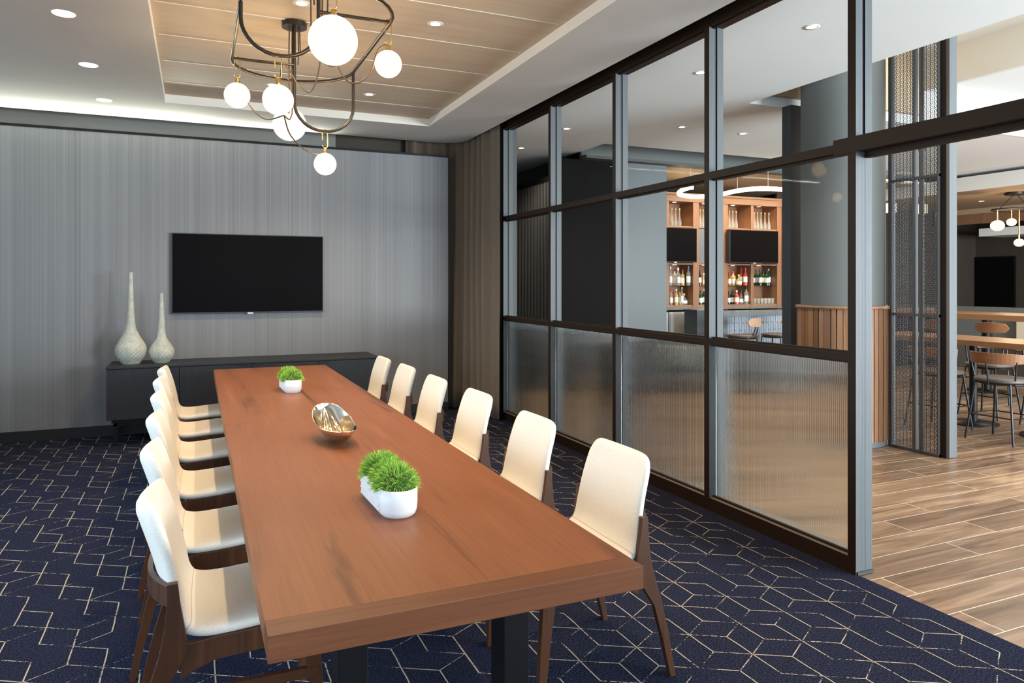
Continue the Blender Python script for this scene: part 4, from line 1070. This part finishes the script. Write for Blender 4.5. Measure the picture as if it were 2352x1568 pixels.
place(copy_tree(b2), 8.16, 8.50, R(108), 'bar stool at the tiled counter half hidden by the dark pillar', 'bar stools at the counter')

# ------------------------------------------------------------------ dining tables on the bar side
def high_table(x0, x1, y0, y1, z, th_, bases, lab, post, disc=True):
    root = empty('high_table', ((x0+x1)/2, (y0+y1)/2, 0)); tag(root, lab, 'table', 'walnut high tables beyond the doorway')
    ax_, ay_ = root.location.x, root.location.y
    B(x0-ax_, x1-ax_, y0-ay_, y1-ay_, z-th_, z).build('tabletop', M['bar_table'], root, bevel=.004)
    for (bx, by_) in bases:
        MB().lathe([(post, .02), (post, z-th_)], 16, off=(bx-ax_, by_-ay_, 0)).build('post', M['black_metal'], root)
        if disc: MB().lathe([(.235, 0), (.235, .012), (.05, .028)], 32, off=(bx-ax_, by_-ay_, 0)).build('base', M['black_metal'], root)
    return root
high_table(7.19, 7.86, 2.6, 6.05, .90, .055, ((7.53, 5.02), (7.53, 4.28), (7.53, 3.2)), 'nearer walnut counter height table beyond the doorway', .038)
high_table(9.45, 10.35, 3.6, 8.2, 1.07, .075, ((9.95, 6.45), (9.95, 5.7), (9.95, 4.2)), 'farther walnut bar height table beyond the doorway', .06)
# banquette and low partition
bq = empty('banquette', (11.9, 6.3, 0)); tag(bq, 'tan and beige upholstered banquette behind the high tables', 'bench')
B(-.1, .45, -1.6, 1.2, 0, .42).build('base', M['brown_wall'], bq); B(-.12, .40, -1.6, 1.2, .42, .52).build('seat', M['tan_seat'], bq, bevel=.02)
B(.40, .52, -1.6, .35, .42, .98).build('backrest', M['tan_seat'], bq, bevel=.02); B(.40, .52, .36, 1.2, .42, .98).build('backrest', M['beige_seat'], bq, bevel=.02)
struct(B(12.45, 12.6, 6.9, 10.5, 0, 1.07).build('wall_low', M['grey_wall']))
tvb = empty('wall_panel', (15.86, 10.1, 1.5)); tag(tvb, 'black rectangular panel on the dark far wall beyond the dining tables', 'screen')  # flat black panel set where a dark rectangle stands on the wall
B(0, .035, -.42, .62, -.55, .56).build('case', M['black_metal'], tvb); B(-.004, 0, -.40, .60, -.53, .54).build('panel', M['screen'], tvb)

# globe pendants over the dining area
def small_pendant(x, y, zc_, lab, balls, ceil_z):
    root = empty('globe_pendant', (x, y, ceil_z)); tag(root, lab, 'pendant light', 'globe pendants over the dining area')
    MB().lathe([(.16, -.04), (.16, 0)], 24).build('canopy', M['chand'], root)
    ring = [(.42*math.cos(a), .30*math.sin(a), zc_-ceil_z) for a in [2*PI*k/28 for k in range(28)]]
    MB().tube(ring, .011, 8, closed=True).build('ring_frame', M['chand'], root)
    for a in (0, PI): MB().tube([(.03*math.cos(a), 0, -.03), (.42*math.cos(a), 0, zc_-ceil_z)], .006, 6).build('stem', M['chand'], root)
    for (dx, dy, z, r_) in balls:
        pr_ = [(r_*math.cos(-PI/2+PI*k/12), .86*r_*math.sin(-PI/2+PI*k/12)) for k in range(1, 12)]
        g_ = MB().lathe(pr_, 20, off=(dx, dy, z-ceil_z)).build('globe', M['globe2'], root)
        MB().tube([(dx, dy, z-ceil_z+r_*.8), (dx, dy, max(z-ceil_z+r_+.1, zc_-ceil_z))], .012, 6).build('hook', M['gold'], g_)
small_pendant(12.50, 7.62, 2.70, 'black ring pendant with glowing globes at the right edge, over the dining area', [(-.28, .12, 2.437, .105), (-.06, .03, 2.495, .075), (.06, -.02, 2.154, .078), (.34, -.2, 2.40, .10)], 2.99)
o = bpy.data.objects
MB_ = None
struct(B(11.6, 14.5, 5.4, 10.5, 2.99, 3.04).build('ceiling_dining', M['tan_ceil']))
for i, (x, y) in enumerate(((8.394, 6.692), (8.573, 6.614))):
    r_ = empty('drum_pendant', (x+.3*i, y, 3.27)); tag(r_, ['warm glowing drum pendant in the gap between column and perforated screen', 'warm glowing drum pendant seen through the perforated screen'][i], 'pendant light', 'drum pendants')
    MB().lathe([(.07, -.86), (.07, -.74)], 20).build('shade', M['globe2'], r_); MB().tube([(0, 0, -.74), (0, 0, 0)], .004, 6).build('cord', M['chand'], r_)
    MB().lathe([(.05, -.02), (.05, 0)], 16).build('canopy', M['chand'], r_)

# ------------------------------------------------------------------ lights
def area(name, loc, rot, sx, sy, e, c=(1, 1, 1), spread=180):
    l = bpy.data.lights.new(name, 'AREA'); l.shape = 'RECTANGLE'; l.size = sx; l.size_y = sy; l.energy = e; l.color = c; l.spread = R(spread)
    o = bpy.data.objects.new(name, l); col.objects.link(o); o.location = loc; o.rotation_euler = rot; return o
def spot(loc, e, c=(1, .82, .6), ang=80, blend=.6, r_=.03):
    l = bpy.data.lights.new('downlight_beam', 'SPOT'); l.energy = e; l.color = c; l.spot_size = R(ang); l.spot_blend = blend; l.shadow_soft_size = r_
    o = bpy.data.objects.new('downlight_beam', l); col.objects.link(o); o.location = loc; return o
def point(loc, e, c, r_=.05):
    l = bpy.data.lights.new('lamp_glow', 'POINT'); l.energy = e; l.color = c; l.shadow_soft_size = r_
    o = bpy.data.objects.new('lamp_glow', l); col.objects.link(o); o.location = loc; return o
DAY = (.74, .87, 1.0); DAYB = (.60, .79, 1.0)
area('window_daylight', (XL-.15, 3.4, 1.35), (0, R(-76), 0), 1.5, 6.3, 85, DAYB, 100)
area('window_daylight', (.4, YN-.2, 1.65), (R(90), 0, 0), 3.9, 2.2, 52, DAYB, 130)
area('window_daylight', (9.0, -3.4, 1.6), (R(116), 0, 0), 7.0, 2.6, 2450, (.84, .93, 1))
# cove above the thread panel
area('cove_strip', (-1.08, YW+.006, 2.974), (R(250), 0, 0), 2.4, .03, 34, (.96, 1, .84)); area('cove_strip', (.75, YW+.006, 2.974), (R(250), 0, 0), 1.2, .03, 7, (.96, 1, .86))
# downlights
for x, y in ((1.447, 4.559), (1.439, 6.506), (.592, 4.554), (.602, 6.528), (1.45, 2.6), (.592, 2.6)): spot((x, y, ZT-.01), 105, (1, .74, .46), 125, .8)
for x, y in ((-.735, 5.093), (-.738, 6.218), (-.752, 7.361)): spot((x, y, ZC-.01), 9, (1, .93, .84), 100, .8)
for x, y in ((3.949, 8.703), (3.94, 7.41), (3.93, 4.974), (5.109, 6.795), (6.002, 6.799), (3.942, 3.773)): spot((x, y, ZB-.01), 110, (1, .92, .82), 140, .9)
for k_, x, y, zh, zc, r_ in GL: point((x, y, zc), {'c': 32, 'f': 29}.get(k_, 16), (1, .66, .30), r_*.6)
for x in (7.0, 7.6, 8.25, 8.9, 9.5):
    spot((x, 10.32, 2.87), 10, (1, .74, .45), 130, .8); spot((x, 10.32, 1.79), 7, (1, .78, .52), 130, .8)
area('bar_warm_area', (9.0, 9.4, 3.15), (0, 0, 0), 3.0, .6, 110, (1, .74, .46))  # warm area light under the bar ceiling, not tied to any fixture
area('dining_fill', (9.5, 4.0, 3.3), (0, 0, 0), 4.0, 3.0, 150, (1, .90, .76))  # fill added to bounce light off the floor, no fixture there
point((12.4, 7.6, 2.2), 25, (1, .75, .45), .1)
point((5.93, 4.52, 3.80), 16, (1, .66, .30), .06)

w = bpy.data.worlds.new('world'); sc.world = w; w.use_nodes = True
bg = w.node_tree.nodes['Background']; bg.inputs[0].default_value = (.62, .74, .9, 1); bg.inputs[1].default_value = .6

# ------------------------------------------------------------------ render settings
sc.view_settings.view_transform = 'Standard'; sc.view_settings.look = 'None'; sc.view_settings.gamma = 1; sc.view_settings.use_curve_mapping = False
sc.view_settings.exposure = 0
cy = sc.cycles
cy.use_denoising = True
try: cy.denoiser = 'OPENIMAGEDENOISE'
except Exception: pass
cy.max_bounces = 7; cy.diffuse_bounces = 4; cy.glossy_bounces = 3; cy.transmission_bounces = 6; cy.transparent_max_bounces = 14
cy.caustics_reflective = False; cy.caustics_refractive = False; cy.sample_clamp_indirect = 6
